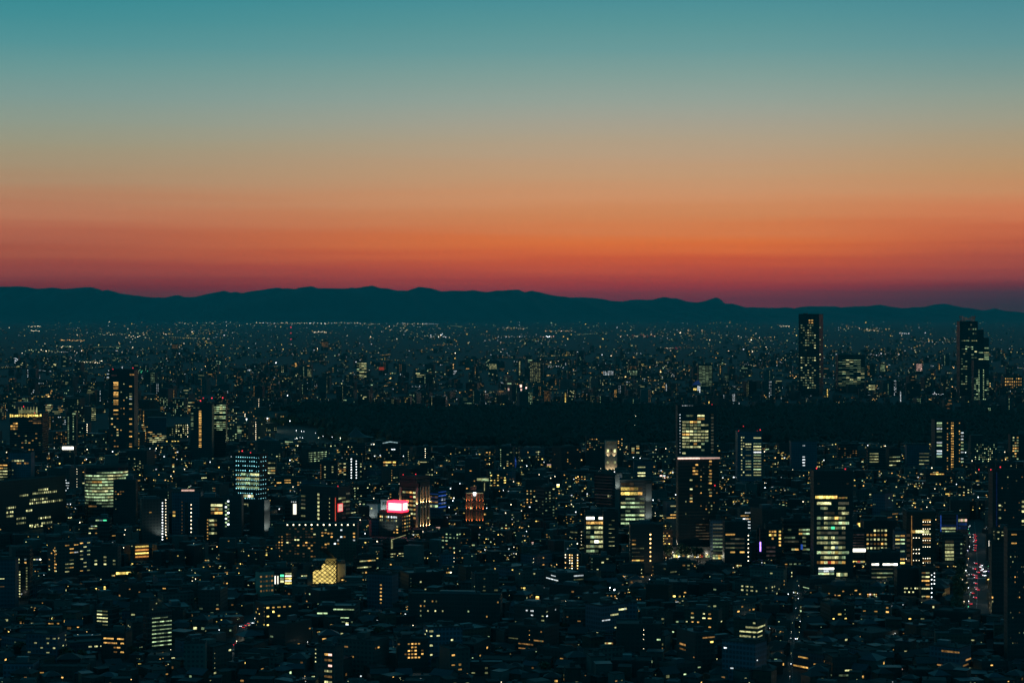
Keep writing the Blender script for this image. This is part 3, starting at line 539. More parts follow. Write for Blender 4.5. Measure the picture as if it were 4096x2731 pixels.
b.strip([(1532, 1772), (1560, 1766), (1592, 1770)], 1.2, 'c', 'roof_light'); b.grid('F', 1566, 1582, 1794, 1799, ['C'], 1, .8); b.grid('F', 1534, 1584, 1842, 1866, ['AYYAY', 'aWZWA'], 1, .5); b.rand('F', 1535, 1570, 1780, 1840, 5, 4, .2, 'aAw', .5, .4); b.done()
b = Bld('office_block', 'dark office with scattered small amber windows left of the curved roof tower', None, 1374, 1462, 1776, 1880, 0, .6, 'dark', 'office block', vis=1850); b.rand('F', 1378, 1458, 1782, 1840, 6, 12, .3, 'AaW', .5, .4); b.done()
b = Bld('apartment_tower', 'dark apartments with two columns of bright white corridor lamps', 'the white lamp columns', 1392, 1450, 1828, 1945, 0, .6, 'black', 'apartment tower', vis=1925); b.lamps('F', 1400, 1412, 1830, 1916, 8, 1, 'L', .9); b.lamps('F', 1420, 1432, 1838, 1916, 7, 1, 'L', .9); b.grid('F', 1440, 1448, 1850, 1930, list('wW.w.w.W'), .6, .5); b.done()
b = Bld('apartment_block', 'dark block with amber lamp corner and paired pale windows', None, 1280, 1350, 1845, 1945, 0, .7, 'black', 'apartment block', vis=1920); b.lamps('F', 1281, 1287, 1855, 1915, 8, 1, 'a', .9); b.grid('F', 1296, 1336, 1862, 1912, ['W..w', 'W..w', '...w', 'W...', 'w...'], .6, .5); b.done()
b = Bld('office_block', 'warm banded office partly hidden left of the white lamp columns', None, 1346, 1386, 1848, 1920, 0, .7, 'brown', 'office block'); b.rand('F', 1348, 1384, 1850, 1900, 7, 4, .6, 'AaWz', .95, .45); b.done()
b = Bld('office_block', 'office with three stacked warm white window bands right of the cyan dotted cube', None, 1064, 1104, 1840, 1930, 0, .7, 'dark', 'office block', vis=1900); b.grid('F', 1066, 1102, 1846, 1896, ['Ww', '..', 'WW', 'WA', 'WW'], .9, .5); b.done()
b = Bld('apartment_block', 'dark slim apartments with a column of amber squares among unlit roofs', 'the amber square column', 1466, 1592, 2300, 2440, -24, .5, 'blue', 'apartment block'); b.grid('F', 1520, 1528, 2334, 2420, list('AAAAAA'), .9, .42); b.grid('F', 1596, 1606, 2320, 2345, ['A', 'C'], .8, .5); b.done()
b = Bld('school', 'long low dark block with a few scattered bright windows along its upper floors', 'the long low block', 1632, 2010, 2382, 2500, -6, .22, 'black', 'building', roof='roofpale')
b.grid('F', 1660, 2000, 2398, 2475, ['..W.Aw...............A', '.AA....................', '.W.W.W.W......G........', '.G.................A...'], .35, .38); b.done()
b = Bld('apartment_block', 'dark apartment block with a cluster of amber windows in its right half', 'the amber cluster block', 1580, 1714, 2560, 2690, 8, .7, 'black', 'apartment block'); b.grid('F', 1590, 1710, 2568, 2636, ['a..AAAA..', '....AA...', '...AAA.a.', '..aAAA.A.', '...AAAA..'], .6, .5); b.done()
b = Bld('apartment_block', 'pale walled apartment block with pinkish lit balconies stacked on one side', 'the balcony block', 1256, 1372, 2590, 2745, -28, .6, 'conc', 'apartment block'); b.lamps('F', 1258, 1264, 2595, 2660, 4, 1, 'W', 1.2); b.grid('F', 1298, 1330, 2608, 2740, ['AK', 'aa', '.K', 'WW', 'aa', 'WW'], .95, .45, 'balcony_window'); b.done()
b = Bld('office_slab', 'dark slab whose receding face shows seven fine greenish window ribbons', 'the green ribbon slab', 570, 682, 2452, 2600, 34, .35, 'dark', 'office block', gear=False)
b.grid('F', 610, 680, 2466, 2592, ['gGgg.'] + ['GgGgG'] * 7, 1, .32); b.done()
b = Bld('apartment_block', 'dark block with five short white bands on its corner near the rail of roofs', None, 380, 470, 2430, 2540, -20, .7, 'dark', 'apartment block'); b.grid('F', 387, 434, 2438, 2506, ['gw', 'Ww', 'WW', 'WW', '.w'], .95, .4); b.done()
b = Bld('apartment_block', 'low dark block with two amber window bands beside the green ribbon slab', 'the amber band block', 404, 522, 2530, 2640, -14, .6, 'black', 'apartment block'); b.grid('F', 414, 500, 2546, 2616, ['AAA.AA', 'AaaA.A', '...aA.', '...a.A'], .95, .38); b.done()

# --- centre
b = Bld('office_tower', 'dark high tower with a grid of bright interiors behind the curved line tower', 'the bright grid tower', 2708, 2864, 1622, 1900, 0, .6, 'black', 'office tower', gear=False, vis=1830, cap=99)
b.grid('F', 2726, 2832, 1656, 1818, ['.gw.WW.', '....AA.', 'WWAAW..', 'WgWwgWw', 'WgwWw..', 'WWWgwWW', 'AAWWWwW', 'WWwWWWW', 'WwWWWwg', 'Ww.A.G.', 'WwWwW..', '.....g.', 'W......'], .85, .62)
b.lamps('F', 2714, 2722, 1652, 1815, 13, 1, 'C', .7); b.grid('F', 2842, 2852, 1652, 1815, ['x'] * 13, 1, .55); b.beacons([(2712, 1624), (2720, 1621), (2852, 1618), (2856, 1626), (2808, 1787)], size=.8); b.lamps('F', 2724, 2772, 1620, 1624, 1, 7, 'C', .5, 1, 'roof_lamp'); b.done()
b = Bld('residential_tower', 'dark balconied residential tower capped by a curved glowing pinkish white line', 'the curved line tower', 2710, 2876, 1832, 2235, 0, .6, 'black', 'residential tower', gear=False, shape='bow', vis=2225, cap=80)
w, d, h = b.w, b.d, b.h
bow = [(-w / 2, -d * .6), (-w * .2, -d * .5), (w * .02, -d * .5), (w / 2, -d * .36), (w / 2, d / 2), (-w / 2, d / 2)]
m = MB(); m.prism(bow, 0, h); m.build('wall', M['black'], b.root)
for i in range(29):
    z = 6 + i * (h - 10) / 29; m = MB(); m.prism([(x * 1.012, y * 1.03) for x, y in bow[:4]] + [(w / 2, 0), (-w / 2, 0)], z, z + .9); m.build('balcony', M['conc' if i < 11 else 'brown'], b.root)
m = MB()
for (x0, y0), (x1, y1) in zip(bow[:3], bow[1:4]): m.bar((x0 * 1.02, y0 * 1.04, h), (x1 * 1.02, y1 * 1.04, h), 1.5)
m.build('light_line', ML['K'], b.root)
for i in range(12):
    b.grid('F', 2834, 2844, 1838 + i * 12.5, 1850 + i * 12.5, ['AawA'[i % 4]] if i not in (2, 8) else ['.'], 1, .55)
b.grid('F', 2756, 2790, 1852, 2010, ['..A', '.A.', '.AA', '.aA', '...', 'W..', '...', '..a', 'W..', '...', 'a..', 'W..', 'A..'], .9, .5); b.grid('F', 2720, 2745, 1850, 2060, rows(17, lambda i: rstr('Aaw', 3, .22)), .5, .45); b.grid('F', 2796, 2870, 1860, 2080, rows(17, lambda i: rstr('Aawx', 7, .22)), .5, .4)
b.grid('F', 2780, 2834, 2090, 2160, rows(6, lambda i: rstr('zzx', 4, .8)), .96, .35); b.beacons([(2756, 2003), (2864, 1942)], size=1.4); 
b.d *= 1.075; b.done()
b = Bld('office_tower', 'white banded tower with bright corridors on its right side and four red roof beacons', 'the corridor tower', 2948, 3046, 1726, 1960, 0, .8, 'blue', 'tower', gear=False, vis=1925)
b.grid('F', 3012, 3042, 1745, 1905, ['W', '.', 'g', 'W', 'W', 'C', 'G', 'W', 'G', 'W', 'W', 'G', 'W', 'w'], 1, .4); b.grid('F', 2960, 2976, 1743, 1905, ['WW', 'W.', 'ww', 'wW', 'W.', 'g.', 'W.', '.w', 'W.', 'W.', 'w.', 'W.', '.W', 'W.'], .6, .4); b.grid('F', 2980, 3002, 1770, 1905, ['W', 'W', 'g', '.', 'w', '.', 'g', 'W', 'G', 'w', '.', 'w'], 1, .35)
b.beacons([(2949, 1724), (2970, 1705), (3031, 1724), (3043, 1719)], size=.9); b.done()
b = Bld('office_block', 'office with golden upper storeys over pale green bands between white side walls', 'the golden topped office', 2476, 2606, 1922, 2130, 0, .7, 'dark', 'office block', gear=False, vis=2100)
b.grid('F', 2482, 2568, 1926, 1982, ['zzz..', 'YYAyz', 'YYYyA'], .98, .72); b.grid('F', 2482, 2576, 1986, 2100, ['.gg.g', 'WGGGw', 'GGGGG', '.g..g', 'gGGGW', 'gGGgG', 'GGGg.'], .98, .5); b.block('side_wall', 'F', 2580, 2605, 1932, 2095, 1.5, 'concp'); b.block('side_wall', 'F', 2460, 2477, 1900, 2085, 1.0, 'palep'); b.done()
b = Bld('office_block', 'dark curved facade with faint pink floor lines beside a white wall with round emblem', 'the pink lined block', 2378, 2490, 1898, 2050, -30, .5, 'dark', 'office block', gear=False, vis=2030)
for i in range(10): b.block('lit_ledge', 'F', 2380, 2448, 1908 + i * 12, 1909.2 + i * 12, .5, 'k')
b.block('white_wall', 'R', 2458, 2489, 1898, 2040, .4, 'palep'); b.grid('F', 2430, 2442, 1978, 1990, ['Ww'], .7, .9)
o = b.block('emblem', 'R', 2461, 2480, 1902, 1918, .7, 'b'); u, z = b.uv('R', 2470, 1910)
m = MB()
for i in range(7): a0, a1 = -.6 + i * .5, -.1 + i * .5; r0 = 2.4 - i * .16; m.bar((u + r0 * cos(a0), -b.w / 2 - .9, z + r0 * sin(a0)), (u + (r0 - .16) * cos(a1), -b.w / 2 - .9, z + (r0 - .16) * sin(a1)), .75)
o2 = m.build('emblem_swirl', ML['C'], o); b.done()
b = Bld('office_block', 'office with a stack of brilliantly lit white and amber floors', 'the stacked white floors', 2340, 2412, 2050, 2232, 0, .9, 'black', 'office block', vis=2215)
b.grid('F', 2344, 2410, 2062, 2212, ['ZZ.Z', 'AAAA', 'WwwW', 'g.WW', 'wGwW', '.wZW', 'WGwW', 'gGg.'], .97, .62); b.done()
b = Bld('office_block', 'dark block with thin white dashes down its front right of the stacked white floors', None, 2412, 2474, 2048, 2240, 0, .8, 'black', 'office block', vis=2225); b.grid('F', 2434, 2458, 2072, 2190, ['.w', 'w.', 'wW', 'w.', 'wW', 'wW', 'WW'], .9, .14); b.done()
b = Bld('office_block', 'dark office with a column of warm lamps beside stacked grey bands', 'the warm lamp column office', 2520, 2652, 2098, 2290, 0, .7, 'black', 'office block', vis=2255)
b.grid('F', 2526, 2574, 2152, 2248, ['a..', 'A..', 'xxw', 'xx.', 'xxx', 'AYA'], .97, .36); b.lamps('F', 2594, 2606, 2128, 2250, 7, 1, 'o', 1.3); b.done()
b = Bld('hotel_tower', 'white stone tower washed by uplights in front of a broad dark slab', 'the white uplit tower', 2420, 2468, 1760, 1900, 0, .6, 'stone', 'tower', gear=False, vis=1880)
b.grid('F', 2424, 2466, 1792, 1812, ['WzW'], .6, .7, 'lit_bay'); b.grid('F', 2424, 2466, 1840, 1858, ['W.W'], .6, .7, 'lit_bay'); b.grid('F', 2424, 2466, 1760, 1782, ['xx'], .9, .8); WHITE = b; b.done()
b = Bld('hotel_slab', 'broad dark hotel slab speckled with amber windows behind the white uplit tower', None, 2344, 2492, 1745, 1870, 0, .4, 'black', 'hotel', gear=False); b.rand('F', 2346, 2416, 1752, 1800, 6, 8, .3, 'Aaw', .5, .4); b.rand('F', 2470, 2490, 1752, 1800, 6, 3, .5, 'AW', .6, .4); b.done()
b = Bld('office_block', 'small block with tall bright paired windows on the edge of the dark wood', None, 2518, 2562, 1774, 1850, 0, .7, 'black', 'building', vis=1820); b.grid('F', 2522, 2560, 1780, 1814, ['.W', 'WA', 'W.', 'aW'], .6, .7); b.done()
b = Bld('office_block', 'grey office with three short white bands behind the golden topped office', None, 2535, 2610, 1846, 1935, 0, .7, 'blue', 'office block', vis=1915); b.grid('F', 2550, 2580, 1862, 1908, ['w', '.', 'W', 'W'], 1, .45); b.done()
b = Bld('office_block', 'dark office with wide dim grey bands right of the curved line tower', 'the grey banded office', 2896, 2990, 2090, 2270, 0, .8, 'black', 'office block', vis=2255)
b.grid('F', 2900, 2976, 2128, 2216, ['AA..', '.xxx', 'xxxx', 'xwxx', '.A.A'], .97, .4); b.lamps('F', 2988, 2994, 2132, 2250, 7, 1, 'l', .9); b.done()
b = Bld('office_block', 'pale office with lit lower bands tucked behind the grey banded office', None, 2840, 2896, 2080, 2240, 0, .8, 'blue', 'office block', vis=2210); b.grid('F', 2850, 2892, 2090, 2208, ['x', 'x', 'x', 'x', 'g', 'G', 'GW'[0], 'g'], .98, .45); b.done()
b = Bld('apartment_block', 'amber lit block of irregular windows beside the bright street shops', None, 2646, 2690, 2120, 2225, 0, .8, 'brown', 'apartment block'); b.rand('F', 2648, 2688, 2126, 2190, 6, 5, .6, 'AYWa', .7, .5); b.done()
b = Bld('round_house', 'round drum building ringed with columns of amber and white lamps', 'the lamp ringed drum', 2255, 2328, 2196, 2285, 0, 1.0, 'black', 'building', gear=False, shape='drum')
m = MB(); m.cyl(0, 0, 0, b.h * .8, b.w / 2, b.w / 2, 20); m.build('wall', M['black'], b.root); m = MB(); m.cyl(0, 0, b.h * .8, b.h, b.w / 2, b.w * .2, 20); m.build('roof', M['slate'], b.root)
for i in range(6):
    for a in (-.9, -.35, -.1, .5):
        if rnd.random() < .8: o = link('wall_lamp', lampm(rnd.choice('ool')), b.root); r = b.w / 2 + .5; o.location = (r * sin(a), -r * cos(a), 3 + i * b.h * .12); o.scale = (.9,) * 3
b.done()
b = Bld('office_block', 'grey windowless slab with one bright column of windows at the wood edge', 'the bright column slab', 3163, 3266, 1766, 1900, 0, .5, 'blue', 'building', gear=False, vis=1880); b.grid('F', 3208, 3218, 1776, 1866, list('C...CCCC'), 1, .4); b.grid('F', 3196, 3220, 1885, 1935, ['WW', 'WW', 'AA', 'AA'], .9, .4); b.done()

# --- right
b = Bld('office_tower', 'high office tower with a golden restaurant floor above many brilliant white office floors', 'the brilliant office tower', 3252, 3408, 1886, 2318, 0, .6, 'black', 'office tower', gear=False, vis=2312, cap=99)
b.rand('F', 3262, 3395, 1895, 1972, 5, 8, .12, 'zx', .5, .3); b.grid('F', 3258, 3345, 1979, 1996, ['YYYYYA'], 1, .75); b.grid('F', 3350, 3386, 1984, 1996, ['yay'], .9, .6)
L = ['WWWW..xxx', '.gw...ww.', '..xxx.xWW', 'GgWWwAww.', 'g.wgwwGWG', 'gwWgEwgW.', 'wxxxxx.x.', 'WGWwWgxx.', 'wWWgWWxx.', '..WwWcww.', 'GWWGWywGg', '.wWWWWgG.', 'aAWrAawA.']
b.grid('F', 3264, 3392, 2002, 2258, L, .99, .62); b.grid('F', 3270, 3332, 2268, 2298, ['ZZZ', 'cCc', 'GWG'], 1, .9); b.grid('F', 3342, 3386, 2288, 2305, ['WGW'], .98, .9)
b.beacons([(3258, 1873), (3263, 1894), (3383, 1876), (3388, 1890)], size=1.2); b.done()
b = Bld('office_tower', 'dark twin tower with green window column and golden double column beside it', 'the golden column tower', 3736, 3852, 1680, 1900, 0, .6, 'black', 'residential tower', gear=False, vis=1882, cap=99)
b.grid('F', 3743, 3764, 1686, 1842, list('GgCg.g.CG.CcG.'), 1, .6); b.grid('F', 3784, 3788, 1686, 1880, list('A.A.AAA.AAA..AA.AA'), 1, .4); b.grid('F', 3800, 3811, 1686, 1882, ['AA'] * 19, .8, .55); b.grid('F', 3832, 3836, 1686, 1860, list('A..AA.A.A.AA.AA.'), 1, .4); b.rand('F', 3840, 3850, 1724, 1866, 11, 1, .75, 'GCW', 1, .4); b.done()
b = Bld('office_block', 'dark cube with a five row grid of square windows in amber and white', 'the square window cube', 3452, 3586, 2085, 2230, 0, .7, 'black', 'office block', vis=2205)
b.grid('F', 3459, 3546, 2112, 2200, ['..WWWW', 'AAAaaA', 'wwWWwW', 'AxaaAW', 'WWWwWW'], .58, .5); b.done()
b = Bld('office_block', 'low dark office with one blazing white band above two dim bands', 'the white band office', 3476, 3596, 2212, 2325, 0, .7, 'black', 'office block', vis=2318)
b.grid('F', 3482, 3586, 2250, 2262, ['ZZ.ZZZZ'], .96, .8); b.grid('F', 3482, 3568, 2266, 2316, ['xxxx', 'gwgg', 'xwww'], .98, .36); b.done()
b = Bld('office_tower', 'dark amber lit tower with rows of tiny ceiling lamps under an open rooftop frame', 'the rooftop frame tower', 3622, 3738, 2050, 2270, 0, .7, 'brown', 'office block', gear=False, vis=2262)
b.grid('F', 3640, 3712, 2118, 2132, ['AWWW'], .98, .95); b.grid('F', 3686, 3720, 2070, 2270, ['A', 'a', '.', 'W', 'a', 'a', '.', '.', '.', 'a', 'a'], .95, .3)
for y in (2086, 2114, 2136, 2160, 2186, 2232, 2250): b.lamps('F', 3684, 3720, y - 2, y + 2, 1, 4, 'l', .7, 1, 'ceiling_lamp')
for y in (2150, 2196, 2212, 2240): b.lamps('F', 3644, 3678, y - 2, y + 2, 1, 3, 'l', .7, 1, 'ceiling_lamp')
b.strip([(3642, 2062), (3642, 2262)], .5, 'a'); b.grid('F', 3622, 3636, 2130, 2250, ['z'] * 6, 1, .6)
m = MB(); z = zat(2040, b.Y); w, d = b.w, b.d
for p, q in (((-w / 2, -d / 2), (w / 2, -d / 2)), ((-w / 2, d / 2), (w / 2, d / 2)), ((-w / 2, -d / 2), (-w / 2, d / 2)), ((w / 2, -d / 2), (w / 2, d / 2))): m.bar((*p, z), (*q, z), .7)
for p in ((-w / 2, -d / 2), (w / 2, -d / 2), (-w / 2, d / 2), (w / 2, d / 2)): m.bar((p[0] * .98, p[1] * .98, b.h), (p[0] * .98, p[1] * .98, z), .6)
m.build('roof_frame', M['metal'], b.root); b.done()
b = Bld('office_block', 'glass building edged in blue light with a white lit interior', 'the blue edged building', 3756, 3868, 2058, 2170, 0, .6, 'dark', 'building', gear=False, vis=2140)
b.grid('F', 3760, 3820, 2096, 2118, ['b', 'w'], .98, .8); b.grid('F', 3764, 3818, 2120, 2132, ['gGGg'], .95, .7); b.strip([(3759, 2060), (3759, 2168)], .9, 'B'); b.strip([(3824, 2058), (3824, 2118)], .8, 'B'); b.grid('F', 3830, 3864, 2072, 2118, ['wKwK', 'bbbb', 'bbbb'], .98, .8); b.done()
b = Bld('office_block', 'building with honeycomb white lit panels facing the avenue', 'the honeycomb building', 3766, 3850, 2138, 2262, 0, .8, 'dark', 'building', gear=False, vis=2250)
b.grid('F', 3776, 3812, 2158, 2242, ['x', 'w', 'w', 'W', 'w', 'w'], .96, .75, 'lit_panel'); b.grid('F', 3836, 3846, 2170, 2225, list('G.g.G.'), .7, .6); b.done()
b = Bld('office_tower', 'large dark tower at the frame edge with two amber window rows under a pale parapet', 'the dark edge tower', 4026, 4130, 2112, 2640, 0, .6, 'black', 'tower', gear=False, cap=60)
b.grid('F', 4038, 4066, 2128, 2180, ['A', '.', 'A'], .75, .34); b.rand('F', 4034, 4096, 2195, 2600, 20, 7, .22, 'aAwzzx', .4, .3); b.block('parapet_band', 'F', 4026, 4100, 2112, 2120, .5, 'palep'); b.done()
b = Bld('office_tower', 'broad dark tower with a roof crane and a thin vertical blue light line', 'the crane tower', 3966, 4110, 1880, 2200, 0, .5, 'black', 'tower', gear=False, vis=2112)
b.strip([(3981, 1886), (3981, 2106)], 1.1, 'b'); b.grid('F', 3990, 4000, 2012, 2112, ['W', 'w', '.', 'w', '.', 'a'], .9, .4); b.grid('F', 4082, 4096, 1996, 2112, ['W', 'W', 'W', '.', 'W', 'W'], .9, .5); b.rand('F', 3998, 4090, 1900, 2105, 14, 8, .16, 'axzw', .4, .3); b.beacons([(3902, 1878), (3954, 1878), (3995, 1868), (4064, 1915)], size=1.1)
m = MB(); z = b.h; m.bar((-b.w * .35, 0, z), (-b.w * .35, 0, z + 9), 1.2); m.bar((-b.w * .35, 0, z + 9), (-b.w * .2, 0, z + 14), .8); m.bar((-b.w * .35, 0, z + 9), (-b.w * .46, 0, z + 16), .7); m.build('crane', M['palep'], b.root); b.done()
b = Bld('office_block', 'narrow building with stacked white shop floors at the far end of the avenue', None, 3954, 3980, 2050, 2125, 0, .8, 'black', 'building', vis=2112); b.grid('F', 3955, 3978, 2064, 2112, ['W', 'W', 'W', 'C'], .95, .6); b.done()
b = Bld('apartment_tower', 'dark residential tower with three lit windows beside the avenue', None, 3964, 4026, 2170, 2480, 0, .7, 'black', 'residential tower', gear=False, vis=2420); b.grid('F', 3960, 3972, 2380, 2412, ['A', 'W'], .7, .55); b.done()
b = Bld('billboard_block', 'slim building bearing a tall blazing white vertical sign on the avenue', None, 3946, 3972, 2140, 2240, 0, .8, 'black', 'building', gear=False, vis=2225); b.grid('F', 3954, 3966, 2158, 2196, ['Z.Z'], .9, 1, 'vertical_sign'); b.grid('F', 3954, 3966, 2198, 2210, ['C.C'], .9, .9, 'vertical_sign'); b.done()
b = Bld('office_block', 'office with pale bands and a small blue sign left of the brilliant office tower', 'the blue sign office', 3131, 3242, 2078, 2240, 0, .7, 'dark', 'office block', vis=2210)
b.grid('F', 3134, 3236, 2110, 2204, ['.g..wGG', '....AGG', 'ggg..w.', 'xxxx.g.', '.....g.', '..WA.wG'], .95, .52); b.block('small_sign', 'F', 3200, 3208, 2176, 2196, .5, 'B'); b.done()
b = Bld('office_block', 'dark warm lit block with a column of golden windows near the violet neon strip', None, 3060, 3126, 2098, 2250, 0, .7, 'black', 'office block', vis=2235); b.grid('F', 3074, 3104, 2118, 2160, ['AAA', 'YAY', '.A.'], .8, .6); b.grid('F', 3114, 3122, 2118, 2200, list('YAYAA.'), 1, .6); b.grid('F', 3064, 3100, 2180, 2245, ['kkk'] * 4, .98, .5); b.done()
b = Bld('apartment_block', 'dark apartment block beside a glowing violet vertical neon strip', 'the violet neon strip', 3026, 3062, 2120, 2260, 0, .8, 'dark', 'building', vis=2240); b.block('neon_strip', 'F', 3038, 3043, 2166, 2204, .6, 'P'); b.strip([(3038, 2110), (3038, 2166)], .4, 'k'); b.done()
b = Bld('office_block', 'dark gridded block above a blazing white sign board left of the square window cube', None, 3406, 3458, 2118, 2260, 0, .8, 'dark', 'office block', vis=2250); b.grid('F', 3408, 3456, 2132, 2186, ['kkk'] * 5, .92, .4); b.block('sign_board', 'F', 3405, 3460, 2193, 2206, .7, 'Z'); b.grid('F', 3405, 3462, 2240, 2254, ['YYrWY'], .9, .8); b.done()
b = Bld('shop', 'small roof pavilion with glowing gold facade above the gridded block', None, 3412, 3448, 2085, 2122, 0, .8, 'dark', 'building', gear=False); b.grid('F', 3414, 3440, 2088, 2108, ['YAY'], .8, .9); b.lamps('F', 3440, 3448, 2072, 2104, 4, 1, 'l', .9); b.done()
b = Bld('apartment_block', 'slim lit block with mixed bands between the square window cube and the rooftop frame tower', None, 3576, 3622, 2122, 2290, 0, .8, 'blue', 'office block', vis=2255); b.grid('F', 3579, 3618, 2134, 2258, ['wA', 'YG', 'WG', 'x.', '.g', 'Y.', 'WA', 'YY'], .9, .45); b.done()
b = Bld('apartment_block', 'dark block with two rows of square pale windows below the rooftop frame tower', None, 3585, 3684, 2275, 2400, 0, .7, 'black', 'apartment block', vis=2385); b.grid('F', 3612, 3670, 2344, 2374, ['WW.W.WW', 'W.W.W..'], .7, .42); b.done()
b = Bld('apartment_block', 'narrow block with warm white floors beside a row of white stair lamps', None, 3682, 3740, 2272, 2410, 0, .8, 'black', 'apartment block', vis=2395); b.grid('F', 3684, 3716, 2282, 2392, ['aw', 'WW', 'AA', '.a', 'WW', '..', 'WA'], .95, .42); b.lamps('F', 3720, 3728, 2290, 2395, 6, 1, 'L', .9); b.lamps('F', 3732, 3738, 2284, 2340, 4, 1, 'L', .9); b.done()
b = Bld('hotel', 'pale wide hotel densely dotted with small white windows', 'the white dotted hotel', 3880, 3986, 1770, 1880, 0, .5, 'conc', 'hotel', vis=1850); b.rand('F', 3895, 3984, 1774, 1848, 9, 12, .42, 'wWgG', .45, .5); b.top('upper_block', 3884, 3934, 1740, .2, .9, 'conc'); b.done()
b = Bld('office_block', 'grey stepped building with pale banded upper corner near the wood', None, 3625, 3716, 1780, 1880, 0, .5, 'blue', 'building', vis=1865); b.grid('F', 3674, 3714, 1806, 1862, ['xw', 'ww', 'ww', 'wx'], .95, .3); b.top('upper_block', 3668, 3712, 1784, .2, .9, 'blue'); b.done()
b = Bld('office_block', 'grey office with four short bright bands near the wood edge', 'the four band office', 3470, 3540, 1795, 1900, 0, .6, 'dark', 'office block', vis=1880); b.grid('F', 3476, 3512, 1808, 1852, ['wW', 'ww', 'WW', 'wW'], .95, .35); b.done()
b = Bld('office_block', 'dark office with three slanted bright dashes right of the four band office', None, 3545, 3604, 1795, 1890, 22, .5, 'black', 'office block', vis=1870); b.grid('F', 3552, 3602, 1820, 1868, ['wwg', 'wWW', 'Ww.'], .95, .25); b.done()
b = Bld('apartment_tower', 'dark tower with patchy white window band and small white sign beside it', None, 4040, 4110, 1738, 1860, 0, .6, 'black', 'tower', vis=1845); b.rand('F', 4047, 4072, 1744, 1840, 9, 3, .7, 'gGWA', .8, .45); b.done()
b = Bld('office_block', 'dark block with glowing amber terrace under the golden column tower', None, 3700, 3780, 1884, 1950, 0, .6, 'black', 'building', vis=1930); b.grid('F', 3718, 3774, 1885, 1899, ['.WA..', 'AAYYA'], .9, .6); b.done()
b = Bld('shop', 'low bright building behind trees where street shops blaze white and orange', 'the bright street shops', 2690, 2840, 2190, 2240, 0, .4, 'dark', 'shops', gear=False, mask=False); b.grid('F', 2692, 2838, 2212, 2232, ['WYZ.A.W..YZAr.WG'], .85, .7); b.done()
b = Bld('shop', 'small glowing green and white kiosk under the grey banded office', None, 2846, 2894, 2212, 2244, 0, .8, 'dark', 'shop', gear=False, mask=False); b.grid('F', 2850, 2892, 2216, 2236, ['GWAW', 'WGYW'], .9, .8); b.done()

# ------------------------------------------------------------------ roads (photo points on the ground)
ROADS = []
def road(pts, wid, name='road', lane=True):
    P = [gp(*p) for p in pts]; ROADS.append((P, wid))
    m = MB(); mk = MB()
    for (x0, y0), (x1, y1) in zip(P, P[1:]):
        L = hypot(x1 - x0, y1 - y0); nx, ny = -(y1 - y0) / L * wid / 2, (x1 - x0) / L * wid / 2
        m.face([(x0 - nx, y0 - ny, .02), (x1 - nx, y1 - ny, .02), (x1 + nx, y1 + ny, .02), (x0 + nx, y0 + ny, .02)][::-1])
        k = int(L / 9)
        for i in range(k if lane else 0):
            t0, t1 = i / k, (i + .5) / k; a = .012
            q = [(x0 + (x1 - x0) * t + s * nx * a, y0 + (y1 - y0) * t + s * ny * a, .03) for t, s in ((t0, -1), (t1, -1), (t1, 1), (t0, 1))]
            mk.face(q[::-1])
    tag(m.build(name, M['asphalt']), kind='structure')
    if mk.f: tag(mk.build('road_markings', M['paint']), kind='structure')
    return P
def near_road(x, y, r):
    for P, wid in ROADS:
        for (x0, y0), (x1, y1) in zip(P, P[1:]):
            dx, dy = x1 - x0, y1 - y0; t = max(0, min(1, ((x - x0) * dx + (y - y0) * dy) / (dx * dx + dy * dy)))
            if hypot(x - x0 - t * dx, y - y0 - t * dy) < r + wid / 2: return True
    return False
AV = road([(3903, 2470), (3908, 2400), (3912, 2290), (3905, 2180), (3898, 2085)], 21, 'road')
ST = road([(3168, 2790), (3172, 2600), (3182, 2420), (3190, 2300)], 7, 'road')
LR = road([(878, 2660), (950, 2560), (1000, 2490), (1075, 2400)], 10, 'road')
CR = road([(2640, 2262), (2690, 2222), (2790, 2225), (2900, 2240)], 11, 'road')
DR = road([(2560, 2345), (2640, 2262), (2680, 2200), (2700, 2150)], 8, 'road', False)
UR = road([(2985, 2085), (3030, 2020), (3085, 1960)], 9, 'road', False)
# zebra crossings on the avenue
zb = MB()
for py in (2266, 2312):
    x, y = gp(3911, py)
    for i in range(-8, 9): zb.box(x + i * 1.15 - .3, x + i * 1.15 + .3, y - 2, y + 2, .02, .034)
tag(zb.build('road_markings', M['paint']), kind='structure')

VIS += [(1400, 1560, 1752, 3850), (1560, 2330, 1786, 3850), (2330, 4200, 1772, 3850), (2645, 2900, 2242, gp(2700, 2236)[1]), (3866, 3962, 2440, gp(3900, 2160)[1])]
# ------------------------------------------------------------------ ordinary buildings between them
def clear(x, y, r):
    for ox, oy, orr in OCC:
        if (x - ox) ** 2 + (y - oy) ** 2 < (r + orr * .86) ** 2: return False
    return not near_road(x, y, r * .8)
def limit(px0, px1, Y):
    """highest photo row this spot may reach without hiding what stands behind it"""
    top = 0
    for a, b, v, vy in VIS:
        if vy > Y and px1 > a and px0 < b: top = max(top, v)
    return top
NUM = ['no', 'one', 'two', 'three', 'four', 'five', 'six', 'seven', 'eight', 'nine', 'ten']
COLN = {'W': 'warm white', 'w': 'dim pale', 'G': 'greenish', 'g': 'dim green', 'A': 'amber', 'a': 'dim amber', 'C': 'cool white', 'Y': 'golden', 'z': 'faint brown'}
def say(n, ch): return ('%s %s window%s' % (NUM[n] if n < 11 else ('a dozen' if n < 18 else 'many'), COLN.get(ch, 'pale'), '' if n == 1 else 's'))
